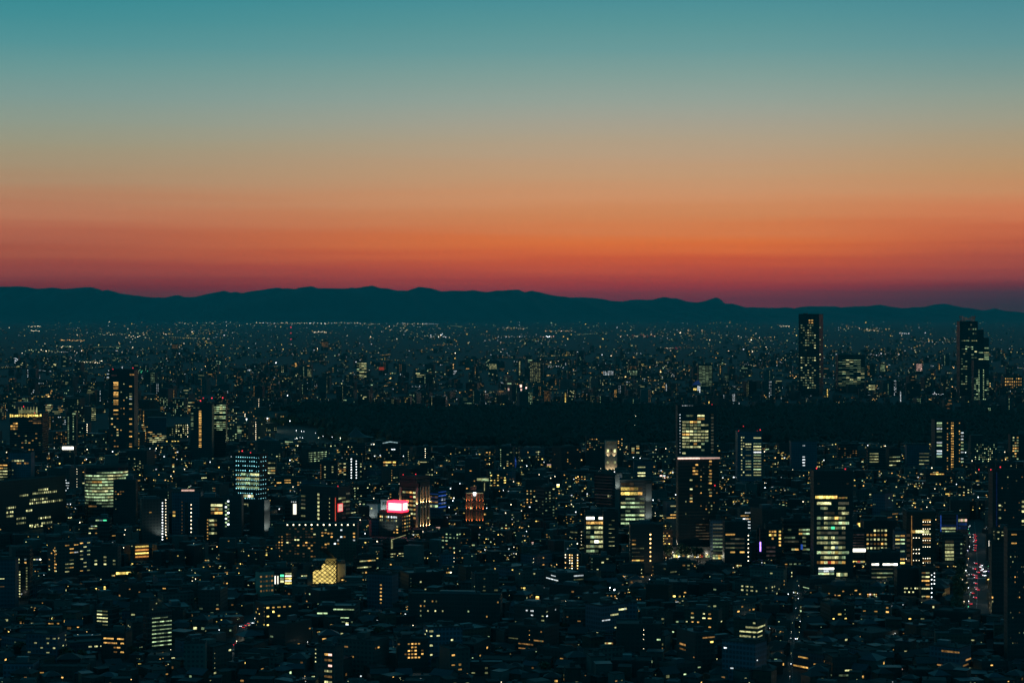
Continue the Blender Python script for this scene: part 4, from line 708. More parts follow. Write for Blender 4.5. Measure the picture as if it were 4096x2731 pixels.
def where(px, py):
    best = sorted(REFS, key=lambda r: hypot(px - r[0], (py - r[1]) * 1.2))[:4]; out = []
    for rx, ry, nm in best:
        dx, dy = px - rx, py - ry
        if abs(dx) > abs(dy) * 1.3: out.append(('right of ' if dx > 0 else 'left of ') + nm)
        else: out.append(('below ' if dy > 0 else 'above ') + nm)
        if abs(dx) > 25 and abs(dy) > 25: out.append(('lower ' if dy > 0 else 'upper ') + ('right of ' if dx > 0 else 'left of ') + nm)
    return out
def name_it(adjs, kind, lits, px, py):
    for wh in where(px, py):
        for lit in lits:
            for adj in adjs:
                t = ' '.join(f'{adj} {kind} {lit} {wh}'.split())
                if t not in USED and len(t.split()) <= 16: USED.add(t); return t
    i = 0
    while True:
        for e in ('set well back', 'close by', 'a little apart', 'amid flat roofs', 'amid dark roofs', 'beside a lane', 'beside a gap'):
            t = ' '.join(f'{adjs[i % len(adjs)]} {kind} {e} {where(px, py)[i % 3]}'.split())
            if t not in USED: USED.add(t); return t
        i += 1
        if i > 12: USED.add(t); return t
ANG = [-32, -20, -8, 0, 12, 24, 38]
def generic(px, py, wm, dm, hm, kind, name, cat, group, mats, pmul=1.0, lamp=.25, parts=True, rot=None):
    x, y = gp(px, py); rot = (rnd.choice(ANG) + rnd.uniform(-4, 4)) if rot is None else rot
    r = hypot(wm, dm) / 2
    if not clear(x, y + r, r * .9): return False
    y += r; hw = r * F / y; lim = limit(px - hw, px + hw, y)
    if lim: hm = min(hm, H - (lim - YH) * y / F)
    if hm < 5: return False
    OCC.append((x, y, r)); mat = rnd.choice(mats); c = radians(rot)
    sc = y / 1991; fl = max(3.3, min(4.2, 1.9 * sc)); nf = max(1, int(hm / fl)); nc = max(2, int(wm / 4.2)); nd = max(2, int(dm / 4.2))
    root = empty(name, (x, y, 0), c)
    b = MB(); b.box(-wm / 2, wm / 2, -dm / 2, dm / 2, 0, hm); b.build('wall', M[mat], root)
    b = MB(); b.box(-wm / 2 + .5, wm / 2 - .5, -dm / 2 + .5, dm / 2 - .5, hm - .05, hm + .25); b.build('roof', M[rnd.choice(['roof', 'roof', 'roofpale', 'roofblue'])], root)
    if py > 2280:
        for q in range(rnd.randint(1, 4)):
            ux, uy = rnd.uniform(-.4, .4) * wm, rnd.uniform(-.4, .4) * dm; b = MB(); b.box(ux - .7, ux + .7, uy - .5, uy + .5, hm + .25, hm + rnd.uniform(1.1, 2)); b.build('cooling_unit', M[rnd.choice(['palep', 'metal', 'roofpale'])], root)
    if parts:
        b = MB(); k = .3
        for x0, x1, y0, y1 in ((-wm / 2, wm / 2, -dm / 2, -dm / 2 + k), (-wm / 2, wm / 2, dm / 2 - k, dm / 2), (-wm / 2, -wm / 2 + k, -dm / 2 + k, dm / 2 - k), (wm / 2 - k, wm / 2, -dm / 2 + k, dm / 2 - k)): b.box(x0, x1, y0, y1, hm - .004, hm + 1)
        b.build('parapet', M['concp'], root)
        if hm > 9:
            gw, gd = wm * rnd.uniform(.2, .4), dm * rnd.uniform(.2, .4); gx, gy = rnd.uniform(-.25, .25) * wm, rnd.uniform(-.2, .2) * dm
            b = MB(); b.box(gx - gw / 2, gx + gw / 2, gy - gd / 2, gy + gd / 2, hm + .25, hm + rnd.uniform(2.4, 4.5)); b.build('machine_room', M[rnd.choice(['concp', 'palep', 'metal'])], root)
            if rnd.random() < .3: b = MB(); b.cyl(-gx, -gy, hm + .25, hm + 2.6, 1.1, k=9); b.build('water_tank', M['palep'], root)
    style = rnd.random(); cnt = {}
    faces = [('F', wm, nc, 0, dm / 2)] + ([('R', dm, nd, pi / 2, wm / 2)] if rot < -6 else [('L', dm, nd, -pi / 2, wm / 2)] if rot > 6 else [])
    main = rnd.choice('WWWWAAAYGGwaCg'); p = rnd.choice([.05, .1, .16, .25, .42]) * pmul; alt = rnd.choice('wAaWWA')
    mx = 0
    for f, W, n, rz, off in faces:
        for i in range(nf):
            for j in range(n):
                if rnd.random() > p * (1 if f == 'F' else .6) or mx > 26: continue
                ch = main if rnd.random() < .75 else alt
                if style < .3 and j < n - 1: wd, u = W / n * 1.9, (j + 1) * W / n - W / 2
                else: wd, u = W / n * rnd.uniform(.28, .6), (j + .5) * W / n - W / 2
                z = (i + .55) * fl; hh = fl * rnd.uniform(.22, .4)
                if z + hh > hm: continue
                o = link('window', pane(ch), root); k = off + .02
                o.location = (u * cos(rz) + k * sin(rz), u * sin(rz) - k * cos(rz), z); o.rotation_euler = (0, 0, rz); o.scale = (wd, 1, hh); cnt[ch] = cnt.get(ch, 0) + 1; mx += 1; NWIN[0] += 1
    lampcol = None
    if hm > 12 and rnd.random() < lamp:                              # lamps of the open corridor or stair, one per floor
        f, W, n, rz, off = rnd.choice(faces); u = (rnd.choice([-.44, .44, .38, -.38, .1])) * W; lampcol = rnd.choice('WWAgGll')
        s0 = .95 * sc * (.55 if lampcol in 'l' else .75)
        for i in range(nf):
            if (i + .6) * fl > hm or rnd.random() < .08: continue
            o = link('corridor_lamp', pane(lampcol), root); k = off + .02; o.location = (u * cos(rz) + k * sin(rz), u * sin(rz) - k * cos(rz), (i + .6) * fl); o.rotation_euler = (0, 0, rz); o.scale = (s0, 1, s0); NWIN[0] += 1
    adjs = [('tall ' if hm > 32 else 'low ' if hm < 12 else 'mid-height ') + {'conc': 'grey', 'pale': 'pale', 'brown': 'brown', 'blue': 'blue grey', 'dark': 'glassy dark', 'black': 'dark', 'white': 'pale'}.get(mat, 'dark'), ('slim ' if wm < 14 else 'wide ' if wm > 24 else 'boxy ') + {'conc': 'grey', 'pale': 'pale', 'brown': 'brown', 'blue': 'blue grey', 'dark': 'glassy', 'black': 'dark'}.get(mat, 'dark')]
    lits = []
    if lampcol: lits.append('with a column of %s lamps' % {'W': 'warm white', 'A': 'amber', 'g': 'dim green', 'G': 'greenish', 'l': 'bright'}[lampcol])
    ks = sorted(cnt, key=lambda k: -cnt[k])
    if ks: lits.append('with ' + say(cnt[ks[0]], ks[0]))
    if len(ks) > 1: lits.append('with %s and %s' % (say(cnt[ks[0]], ks[0]), say(cnt[ks[1]], ks[1]).replace(' windows', '').replace(' window', '')) + ' windows')
    if not lits: lits = ['with no lit windows', 'showing no light', 'in full darkness']
    tag(root, name_it(adjs, kind, lits, px, zpy(hm / 2, y)), cat, group); return True
def zpy(z, Y): return YH + (H - z) * F / Y
def fill(n, py0, py1, sizes, kind, name, cat, group, mats, pmul=1, lamp=.25, px0=-60, px1=4160, tries=9, pw=1.0, parts=True, skip=None):
    k = 0
    for _ in range(n * tries):
        if k >= n: break
        py = py0 + (py1 - py0) * rnd.random() ** pw; px = rnd.uniform(px0, px1)
        if skip and skip(px, py): continue
        a, c, h0, h1 = sizes
        if generic(px, py, rnd.uniform(a, c), rnd.uniform(a, c) * rnd.uniform(.6, 1), rnd.uniform(h0, h1) * rnd.choice([.5, .8, 1, 1]), kind, name, cat, group, mats, pmul, lamp, parts): k += 1
    return k

# bright shop fronts and lit yards glimpsed between the roofs: photo point, width in photo px, rows of lit panes
SPOTS = [(620, 1930, 26, 'YWA|lYW'), (566, 1905, 14, 'W|A'), (726, 1838, 18, 'YWW'), (690, 1868, 16, 'A|W'), (790, 1820, 24, 'WGW'), (300, 2225, 22, 'WCE'), (2195, 1868, 20, 'K|Y'), (2232, 1948, 18, 'l|Y'), (2275, 1990, 16, 'A|l'), (2290, 1960, 10, 'Y|Y|l'), (2652, 1912, 24, 'KC|CWK'), (2640, 1885, 10, 'Z'),
 (2690, 1945, 12, 'C|C'), (2080, 1942, 26, 'YY.A|wWYA'), (2120, 1880, 16, 'WA'), (1800, 2000, 20, 'Y|YW'), (1812, 1994, 14, 'ZZ'), (1826, 2042, 16, '.Y|Y.'), (1605, 2122, 12, 'C|W'), (1630, 2150, 14, 'WK'), (1965, 1880, 14, 'W|A'), (1795, 2300, 22, 'AYl|YWY'), (1776, 2284, 10, 'C|W'), (1642, 2262, 10, 'W|A'), (1440, 2322, 30, 'wWA'), (1058, 2222, 22, 'YW|WY'),
 (1082, 2222, 14, 'WC'), (1002, 2240, 14, 'W'), (420, 2358, 12, 'Y|Y'), (520, 2330, 16, 'AA|aA'), (730, 2205, 16, 'Z'), (734, 2232, 16, 'WW'), (826, 2244, 20, 'AW'), (885, 2222, 24, 'WAW'), (1860, 2005, 12, 'W|A'), (2098, 2362, 30, 'yY.|.Wy'), (2152, 2398, 16, 'Y|A'), (2446, 2394, 38, 'A.A.A|AaA.A'), (2444, 2362, 30, 'L..L'), (2555, 2400, 20, 'A.a'),
 (2592, 2425, 22, 'W.|wZ'), (2626, 2442, 14, 'oA'), (2950, 2272, 34, 'WAWAW|YYWYY'), (3022, 2412, 44, 'WWZWW'), (2960, 2318, 12, 'W|w'), (3490, 2388, 40, 'AKAWA|Ag..gW'), (3382, 2412, 22, 'aWW'), (3345, 2412, 14, 'aa'), (3672, 2440, 16, 'W.Z'), (3175, 2372, 20, 'LCW'), (3205, 2242, 26, 'ZWo'), (3120, 2272, 12, 'CA'), (2700, 2440, 30, 'W.A.W'), (3480, 2590, 14, 'o'),
 (3600, 2680, 40, 'kKkKk'), (1660, 2680, 40, 'EgGgC|.ww.'), (1255, 2710, 24, 'GWG'), (1440, 2708, 8, 'C'), (1390, 2503, 16, 'W|L'), (1500, 2530, 34, 'YGYG'), (1290, 2532, 44, 'AYA..A'), (90, 2495, 26, 'AA|aA'), (215, 2505, 46, 'AA.A|a.aA'), (10, 2540, 34, 'A.A'), (820, 2470, 50, 'wWYw'), (560, 2660, 16, 'Y'), (620, 2665, 50, 'aAaaAa'), (705, 2550, 22, 'C|c'), (760, 2545, 16, 'Y'),
 (4085, 2470, 22, 'G.|WG'), (3935, 2535, 22, 'W.'), (2960, 2030, 14, 'W.W'), (2900, 1965, 20, 'WC|CW'), (2350, 1985, 14, 'C|W'), (2310, 2075, 10, 'C'), (2185, 2175, 24, 'WC|W.'), (2130, 2180, 14, 'K|Z'), (2205, 2210, 14, 'C|L'), (2060, 2172, 12, 'K'), (2040, 2085, 18, 'kK'), (3660, 1985, 18, 'az|az'), (3790, 1985, 20, 'YYA|.A'), (3770, 1945, 22, 'WG|.W'), (3915, 1925, 30, 'YAY'), (3925, 1960, 24, 'y'), (3845, 2108, 10, 'A'), (150, 2240, 40, 'WCl'), (20, 2210, 40, 'Z.Z'), (90, 1900, 20, 'wW'), (1184, 2264, 34, 'l.l'), (1128, 2262, 44, 'AYA.W'), (1214, 2306, 24, 'WGW'), (1060, 2262, 26, 'YWY|WYA'), (1372, 2322, 16, 'AY'), (952, 2258, 30, 'WwY'), (905, 2300, 18, 'A|Y'), (860, 2340, 14, 'aA'), (1000, 2310, 24, 'AaA'), (1478, 2262, 20, 'WA'), (640, 2300, 18, 'wW'), (330, 2340, 20, 'aA'), (1720, 2215, 14, 'A'), (1890, 2190, 26, 'GWG|w.W'), (1750, 2120, 20, 'K|W')]
for px, py, wpx, pat in SPOTS:
    x, y = gp(px, py + 4); sc = y / F; w = wpx * sc; rows_ = pat.split('|'); fh = 7.5 * sc * (1 if len(rows_) < 3 else .8); h = fh * len(rows_) + 2.0; d = max(5, w * .7)
    OCC.append((x, y + d / 2, hypot(w, d) / 2 * .8)); VIS.append((px - wpx / 2, px + wpx / 2, py + 2, y)); root = empty('shop', (x, y + d / 2, 0), radians(rnd.uniform(-14, 14)))
    b = MB(); b.box(-w / 2 - .6, w / 2 + .6, -d / 2, d / 2, 0, h); b.build('wall', M[rnd.choice(['conc', 'black', 'brown', 'dark'])], root); b = MB(); b.box(-w / 2 - .9, w / 2 + .9, -d / 2 - .8, d / 2 + .2, h - .05, h + .35); b.build('roof', M[rnd.choice(['roof', 'roofpale', 'tile'])], root); cc = {}
    for i, r in enumerate(rows_):
        for j, ch in enumerate(r):
            if ch == '.': continue
            o = link('window', pane(ch), root); o.location = ((j + .5) * w / len(r) - w / 2, -d / 2 - .02, h - 1.0 - (i + .5) * fh); o.scale = (w / len(r) * rnd.uniform(.6, .9), 1, fh * rnd.uniform(.5, .72)); cc[ch] = cc.get(ch, 0) + 1; NWIN[0] += 1
    k = max(cc, key=cc.get); colr = {'Z': 'blazing white', 'K': 'pinkish', 'L': 'glaring white', 'l': 'warm white', 'o': 'amber', 'E': 'green', 'k': 'faint pink', 'y': 'dim yellow', 'c': 'dim cool'}.get(k, COLN.get(k, 'pale'))
    tag(root, name_it(['small', 'low'], 'building', [f'with {colr} lit front', f'with {NUM[min(10, sum(cc.values()))]} {colr} panes'], px, py), 'shop', 'small lit buildings between the roofs')
OM, AM = ['dark', 'black', 'blue', 'conc', 'conc'], ['conc', 'pale', 'brown', 'conc', 'black', 'blue']
n1 = fill(120, 1770, 2000, (18, 44, 14, 58), 'office', 'office_block', 'office block', 'ordinary office blocks of the middle city', OM, 1.3, .4, skip=lambda x, y: y < 1800 and x > 1150)
n2 = fill(75, 1985, 2290, (14, 34, 16, 55), 'office', 'office_block', 'office block', 'ordinary office blocks of the middle city', OM, 1.1, .4)
n3 = fill(70, 1640, 1790, (18, 40, 14, 60), 'apartment block', 'apartment_block', 'apartment block', 'apartment blocks left of the wood', AM, 1.7, .5, px1=1120, parts=False)
n4 = fill(120, 1990, 2330, (12, 24, 9, 36), 'apartment block', 'apartment_block', 'apartment block', 'ordinary apartment blocks of the middle city', AM, 1.2, .45)
n5 = fill(135, 2300, 2735, (13, 34, 9, 28), 'low apartments', 'low_apartments', 'apartment block', 'apartment blocks among the dark houses', AM, .8, .16)

# ------------------------------------------------------------------ houses of the dark quarter
def house_data(k):
    w, d, h = [(8, 7, 5.5), (9, 8, 6.2), (7, 9, 8.2), (10, 8, 6), (8, 8, 8.8), (11, 9, 6.5)][k]
    wall = MB(); wall.box(-w / 2, w / 2, -d / 2, d / 2, 0, h); roof = MB(); e = .5
    W, D = w / 2 + e, d / 2 + e
    if k in (0, 3):      # gable
        r = 2.1
        for s in (-1, 1): wall.face([(s * w / 2, -d / 2, h), (s * w / 2, d / 2, h), (s * w / 2, 0, h + r)][::s])
        roof.face([(-W, -D, h - .25), (W, -D, h - .25), (W, 0, h + r + .2), (-W, 0, h + r + .2)]); roof.face([(W, D, h - .25), (-W, D, h - .25), (-W, 0, h + r + .2), (W, 0, h + r + .2)])
        roof.face([(-W, -D, h - .45), (W, -D, h - .45), (W, -D, h - .25), (-W, -D, h - .25)]); roof.face([(-W, -D, h - .45), (-W, 0, h + r), (W, 0, h + r), (W, -D, h - .45)])
    elif k in (1, 5):    # hip
        r = 2.3; a, b = (-W + D, 0, h + r), (W - D, 0, h + r); q = [(-W, -D, h - .1), (W, -D, h - .1), (W, D, h - .1), (-W, D, h - .1)]
        roof.face([q[0], q[1], b, a]); roof.face([q[1], q[2], b]); roof.face([q[2], q[3], a, b]); roof.face([q[3], q[0], a]); roof.face(q[::-1])
    else:
        roof.box(-w / 2 - .1, w / 2 + .1, -d / 2 - .1, d / 2 + .1, h - .02, h + .35)
    win = [(-w * .27, -d / 2, 1.8), (w * .25, -d / 2, 1.8), (-w * .27, -d / 2, 4.3), (w * .25, -d / 2, 4.3)]
    return wall, roof, win, (w, d, h), k in (2, 4)
HD = []
for k in range(6):
    wall, roof, win, dm, flat = house_data(k); HD.append(([wall.data('wall', [M[m]]) for m in ('conc', 'palep', 'brown')], [roof.data('roof', [M[m]]) for m in (('roof', 'roofpale', 'roofblue') if flat else ('tile', 'slate', 'roofblue'))], win, dm, flat))
nh = 0
PROTO = {}
for _ in range(5200):
    if nh >= 290: break
    py = 2745 - 440 * rnd.random() ** 1.5; px = rnd.uniform(-40, 4140); k = rnd.randrange(6); (ws, rs, win, (w, d, h), flat) = HD[k]
    s = rnd.uniform(1.0, 1.5); x, y = gp(px, py); r = hypot(w, d) / 2 * s
    if not clear(x, y, r * .9): continue
    hw = r * F / y; lim = limit(px - hw, px + hw, y)
    if lim and zat(lim, y) < h * s: continue
    OCC.append((x, y, r)); nh += 1; rot = radians(rnd.choice([-30, -12, 8, 30, 60]) + rnd.uniform(-6, 6)); root = empty('house', (x, y, 0), rot); root.scale = (s, s, s * rnd.uniform(.9, 1.1))
    wi, ri = rnd.randrange(3), rnd.randrange(3); link('wall', ws[wi], root); link('roof', rs[ri], root); c = {}
    for (u, v, z) in win:
        if rnd.random() < .25:
            ch = rnd.choice('AAaaWwG'); o = link('window', pane(ch), root); o.location = (u, v - .02, z); o.scale = (rnd.uniform(1.2, 2.2), 1, 1.2); c[ch] = c.get(ch, 0) + 1; NWIN[0] += 1
    if flat and rnd.random() < .5: b = MB(); b.box(-1.2, 1.2, -1, 1, h + .3, h + 2.4); b.build('stair_hut', M['concp'], root)
    shape = 'flat roofed' if flat else 'gabled' if k in (0, 3) else 'hip roofed'; tone = (('grey', 'pale', 'bluish') if flat else ('dark', 'slate', 'bluish'))[ri]; wt = ('grey walled', 'pale walled', 'brown walled')[wi]
    if c:
        ks = list(c); lit = 'with ' + say(c[ks[0]], ks[0]); lits = [lit] + (['with %s and %s' % (say(c[ks[0]], ks[0]), say(c[ks[1]], ks[1]))] if len(ks) > 1 else [])
        tag(root, name_it([f'{tone} {shape}', f'{wt} {tone} {shape}'], 'house', lits, px, py), 'house', 'lit houses of the dark quarter')
    else: tag(root, f'unlit {wt} {shape} house with {tone} roof in the dark low quarter', 'house', f'unlit {wt} {shape} {tone} houses')
print('GEN', n1, n2, n3, n4, n5, nh, NWIN[0])

# the small houses and sheds left between all of these: too many to count
V = []; Fc = []; Mi = []
def addbox(V, Fc, Mi, x, y, w, d, h, a, mi, top):
    n = len(V); c, s = cos(a), sin(a)
    for z in (0, h):
        for i, j in ((-1, -1), (1, -1), (1, 1), (-1, 1)): V.append((x + (i * w * c - j * d * s) / 2, y + (i * w * s + j * d * c) / 2, z))
    for q, k in (((0, 1, 5, 4), mi), ((1, 2, 6, 5), mi), ((2, 3, 7, 6), mi), ((3, 0, 4, 7), mi), ((4, 5, 6, 7), top)): Fc.append(tuple(n + i for i in q)); Mi.append(k)
def addpane(V, Fc, Mi, x, y, a, w, d, u, z, pw, ph, mi, out=.15):
    c, s = cos(a), sin(a); n = len(V); v = -d / 2 - out
    for uu, zz in ((u - pw / 2, z - ph / 2), (u + pw / 2, z - ph / 2), (u + pw / 2, z + ph / 2), (u - pw / 2, z + ph / 2)): V.append((x + uu * c - v * s, y + uu * s + v * c, zz))
    Fc.append((n, n + 1, n + 2, n + 3)); Mi.append(mi)
PK = list('WwGgAaCcYLlREoBKOzr')
def stuff_mesh(name, V, Fc, Mi, mats, label):
    me = bpy.data.meshes.new(name); me.from_pydata(V, [], Fc)
    for m in mats: me.materials.append(m)
    me.polygons.foreach_set('material_index', Mi); o = link(name, me); return tag(o, label, None, None, 'stuff')
BASE = [M['conc'], M['palep'], M['black'], M['roof'], M['roofpale'], M['roofblue'], M['tile']]
MATS = BASE + [ML[k] for k in PK]; pi_ = {k: len(BASE) + i for i, k in enumerate(PK)}
cnt = 0
GRID = {}
for (ox, oy, orr) in OCC:
    GRID.setdefault((int(ox // 60), int(oy // 60)), []).append((ox, oy, orr))
def clear2(x, y, r):
    gx, gy = int(x // 60), int(y // 60)
    for i in (-1, 0, 1):
        for j in (-1, 0, 1):
            for ox, oy, orr in GRID.get((gx + i, gy + j), ()):
                if (x - ox) ** 2 + (y - oy) ** 2 < (r + orr * .8) ** 2: return False
    return not near_road(x, y, r * .7)
for _ in range(30000):
    if cnt > 5200: break
    Y = rnd.uniform(1300, 3500); X = rnd.uniform(-.27, .27) * Y
    py = YH + H * F / Y; px = CX + X * F / Y
    w, d = rnd.uniform(8, 17), rnd.uniform(7, 13); h = rnd.uniform(5, 9) if Y < 1900 else rnd.uniform(6, 24); r = hypot(w, d) / 2
    if not clear2(X, Y, r * .85): continue
    lim = limit(px - 8, px + 8, Y)
    if lim: h = min(h, zat(lim, Y))
    if h < 4: continue
    GRID.setdefault((int(X // 60), int(Y // 60)), []).append((X, Y, r)); cnt += 1; a = radians(rnd.choice([-30, -10, 10, 32]) + rnd.uniform(-8, 8))
    addbox(V, Fc, Mi, X, Y, w, d, h, a, rnd.randrange(3), 3 + rnd.randrange(4))
    for _q in range(rnd.choice([0, 0, 1, 2])):
        e = rnd.uniform(.7, 1.5); ux, uy = rnd.uniform(-.3, .3) * w, rnd.uniform(-.3, .3) * d; n0 = len(V); addbox(V, Fc, Mi, X + ux * cos(a) - uy * sin(a), Y + ux * sin(a) + uy * cos(a), e * 1.6, e * 1.4, h + e * 1.3, a, rnd.randrange(2), 3 + rnd.randrange(3))
    sc = Y / 1991; q = .58 if Y < 1900 else .75
    while rnd.random() < q:
        s = rnd.uniform(.4, 1.05) * sc; addpane(V, Fc, Mi, X, Y, a, w, d, rnd.uniform(-.4, .4) * w, rnd.uniform(.5, .93) * h, s * rnd.uniform(.8, 1.8), s * .8, pi_[rnd.choice('WWWwwAAAaaGgCYYW')])
    if rnd.random() < (.03 if Y < 1900 else .14): addpane(V, Fc, Mi, X, Y, a, w, d, w * .52, h * .9, .75 * sc, .75 * sc, pi_[rnd.choice('LLllo')])
stuff_mesh('small_houses', V, Fc, Mi, MATS, 'close packed small roofs and sheds between the larger buildings')
print('INFILL', cnt)

# ------------------------------------------------------------------ the plain beyond the wood: thousands of far buildings
V = []; Fc = []; Mi = []
CL = [(rnd.uniform(0, 4096), rnd.uniform(1300, 1640), rnd.uniform(30, 130)) for _ in range(42)]
for _ in range(6600):
    if rnd.random() < .62:
        py = 1289 + (1648 - 1289) * rnd.random() ** 1.0; px = rnd.uniform(-60, 4156)
    else:
        cx, cy, cr = rnd.choice(CL); px = rnd.gauss(cx, cr); py = rnd.gauss(cy, cr * .12)
        if not 1289 < py < 1648: continue
    Y = H * F / (py - YH); X = (px - CX) * Y / F; sc = Y / 1991
    w, d, h = rnd.uniform(9, 26), rnd.uniform(9, 20), rnd.choice([5, 6, 7, 8, 10, 14, 24]) * rnd.uniform(.7, 1.2)
    if Y > 12000: h *= .7
    a = radians(rnd.uniform(-40, 40)); addbox(V, Fc, Mi, X, Y, w, d, h, a, 2, 3)
    if rnd.random() < .05: continue
    far = min(1, 7000 / Y); base = .39 * sc * rnd.choice([.45, .55, .7, .8, .9, 1, 1.5])
    ch = rnd.choice('WWWWYYGGwAAACCYl' if Y > 9000 else 'WWWwYGGAAACCwwowa')
    n = rnd.choice([1, 1, 1, 1, 2]) if Y > 9000 else rnd.choice([1, 1, 2, 3, 4, 6])
    col = rnd.random() < .2
    for i in range(n):
        s = base * rnd.uniform(.6, 1.25); z = h * rnd.uniform(.3, .95) if not col else h * (i + .7) / (n + .4)
        addpane(V, Fc, Mi, X, Y, a * .3, w, d * 1.5, (rnd.uniform(-.45, .45) * w) if not col else w * .3, max(z, s), s * rnd.uniform(.9, 1.6), s * .85, pi_[ch if rnd.random() < .8 else rnd.choice('WAwC')])
# strings and clusters of lights seen at named spots: x0, x1, y0, y1, how many, colours, size
for x0, x1, y0, y1, n, cs, k in ((1020, 1450, 1292, 1296, 44, 'llL', .5), (1440, 1520, 1296, 1300, 18, 'WlW', .5), (1590, 1700, 1295, 1300, 26, 'lWa', .45), (700, 1020, 1290, 1306, 40, 'lWl', .45), (110, 165, 1305, 1310, 14, 'llW', .6), (120, 160, 1324, 1328, 6, 'll', .6),
        (240, 340, 1362, 1366, 24, 'oOo', .5), (240, 290, 1388, 1394, 14, 'WGl', .7), (100, 240, 1402, 1416, 14, 'lWG', 1.0), (315, 410, 1448, 1458, 26, 'lWl', .7), (560, 608, 1486, 1512, 22, 'EEGc', .55), (630, 700, 1565, 1570, 16, 'lW', .5), (650, 680, 1337, 1340, 8, 'lY', .7), (390, 520, 1335, 1345, 18, 'lWG', .55),
        (500, 600, 1335, 1360, 22, 'lWG', .6), (1250, 1310, 1328, 1332, 12, 'l', .55), (2180, 2300, 1324, 1328, 24, 'lWoK', .5), (2160, 2215, 1348, 1352, 8, 'LK', .8), (1990, 2120, 1348, 1352, 10, 'LC', .6), (1720, 1790, 1338, 1352, 18, 'LCW', .6), (3060, 3100, 1350, 1352, 5, 'oK', .5), (3455, 3515, 1322, 1326, 20, 'lY', .45),
        (3595, 3640, 1335, 1337, 8, 'L', .5), (3115, 3160, 1305, 1308, 10, 'l', .5), (3730, 3810, 1576, 1586, 18, 'L', .5), (2190, 2260, 1468, 1475, 14, 'LC', .55), (1960, 2040, 1418, 1428, 16, 'LC', .5), (3660, 3780, 1535, 1545, 14, 'ooA', .5), (3440, 3600, 1415, 1432, 26, 'LCKW', .65), (2640, 2720, 1390, 1400, 16, 'RrlW', .5), (2530, 2620, 1340, 1350, 14, 'RrWl', .5)):
    for i in range(n):
        px = x0 + (x1 - x0) * (i + rnd.uniform(.1, .9)) / n; py = y0 + (y1 - y0) * rnd.random(); Y = H * F / (py - YH) * .995; X = (px - CX) * Y / F; s = .8 * k * Y / 1991 * rnd.uniform(.6, 1.2)
        addbox(V, Fc, Mi, X, Y + 4, 5, 5, s + 6, 0, 2, 3); addpane(V, Fc, Mi, X, Y, 0, 4, 4, 0, s + 5, s, s * .8, pi_[rnd.choice(cs)])
for _ in range(46):
    py = 1296 + 330 * rnd.random() ** 1.2; px = rnd.uniform(0, 4096); L = rnd.uniform(40, 170); sl = rnd.uniform(-.12, .12); n = rnd.randint(6, 18); cs = rnd.choice(['W', 'WY', 'A', 'C', 'GW', 'wA'])
    for i in range(n):
        t = (i + rnd.uniform(.2, .8)) / n; q = py + L * t * sl
        if not 1290 < q < 1640: continue
        Y = H * F / (q - YH); X = (px + L * t - CX) * Y / F; s = .42 * Y / 1991 * rnd.uniform(.6, 1.2); addbox(V, Fc, Mi, X, Y + 4, 5, 5, s + 7, 0, 0, 3); addpane(V, Fc, Mi, X, Y, 0, 4, 4, 0, s + 6, s, s * .8, pi_[rnd.choice(cs)])
stuff_mesh('distant_city', V, Fc, Mi, MATS, 'far plain of countless small buildings and lights below the mountains')

# separate blocks that still stand out in the far plain
nf_ = 0
for _ in range(1500):
    if nf_ >= 170: break
    py = 1650 - 190 * rnd.random() ** 1.3; px = rnd.uniform(0, 4096); x, y = gp(px, py); w, d, h = rnd.uniform(18, 40), rnd.uniform(16, 30), rnd.uniform(16, 48)
    r = hypot(w, d) / 2
    if not clear(x, y + r, r): continue
    y += r; hw = r * F / y; lim = limit(px - hw, px + hw, y)
    if lim and zat(lim, y) < h: continue
    OCC.append((x, y, r)); nf_ += 1; sc = y / 1991; m = MB(); m.box(-w / 2, w / 2, -d / 2, d / 2, 0, h); m.box(-w * .2, w * .2, -d * .2, d * .2, h, h + 3.5); ch = rnd.choice('WwAaGgCaw'); st = rnd.random(); rt = rnd.uniform(-25, 25)
    nfl = max(3, int(h / max(3.5, 1.5 * sc))); fh = h / nfl; nn = 0
    if st < .35:
        u = rnd.uniform(-.4, .4) * w; nc = rnd.choice([1, 1, 2, 3])
        for i in range(nfl):
            for j in range(nc):
                s = .46 * sc; uu = u + (j - nc / 2) * 1.5 * sc
                if rnd.random() < .92 and abs(uu) < w * .47: z = (i + .5) * fh; m.box(uu - s / 2, uu + s / 2, -d / 2 - .2, -d / 2 + .01, z - s / 2, z + s / 2, 1); nn += 1
        lit = 'with %s of %s lamps' % (('one column', 'two columns', 'three columns')[nc - 1], COLN[ch])
    elif st < .65:
        for i in range(nfl):
            if rnd.random() < .6: z = (i + .5) * fh; a, b2 = sorted((rnd.uniform(-.47, .47), rnd.uniform(-.47, .47))); m.box(a * w, b2 * w, -d / 2 - .2, -d / 2 + .01, z - .28 * sc, z + .28 * sc, 1); nn += 1
        lit = f'with {COLN[ch]} banded floors'
    else:
        for i in range(rnd.randint(3, 12)):
            s = .55 * sc; u, z = rnd.uniform(-.42, .42) * w, rnd.uniform(.2, .92) * h; m.box(u - s * .8, u + s * .8, -d / 2 - .2, -d / 2 + .01, z - s / 2, z + s / 2, 1)
        lit = f'with scattered {COLN[ch]} windows'
    o = m.build('far_block', [M[rnd.choice(['conc', 'black', 'dark', 'pale'])], ML[ch]]); o.location = (x, y, 0); o.rotation_euler = (0, 0, radians(rt))
    tag(o, name_it(['distant ' + ('tall' if h > 42 else 'low'), 'far ' + ('slim' if w < 28 else 'broad')], 'block', [lit], px, zpy(h / 2, y)), 'apartment block', 'far blocks beyond the wood')
print('FAR', nf_)

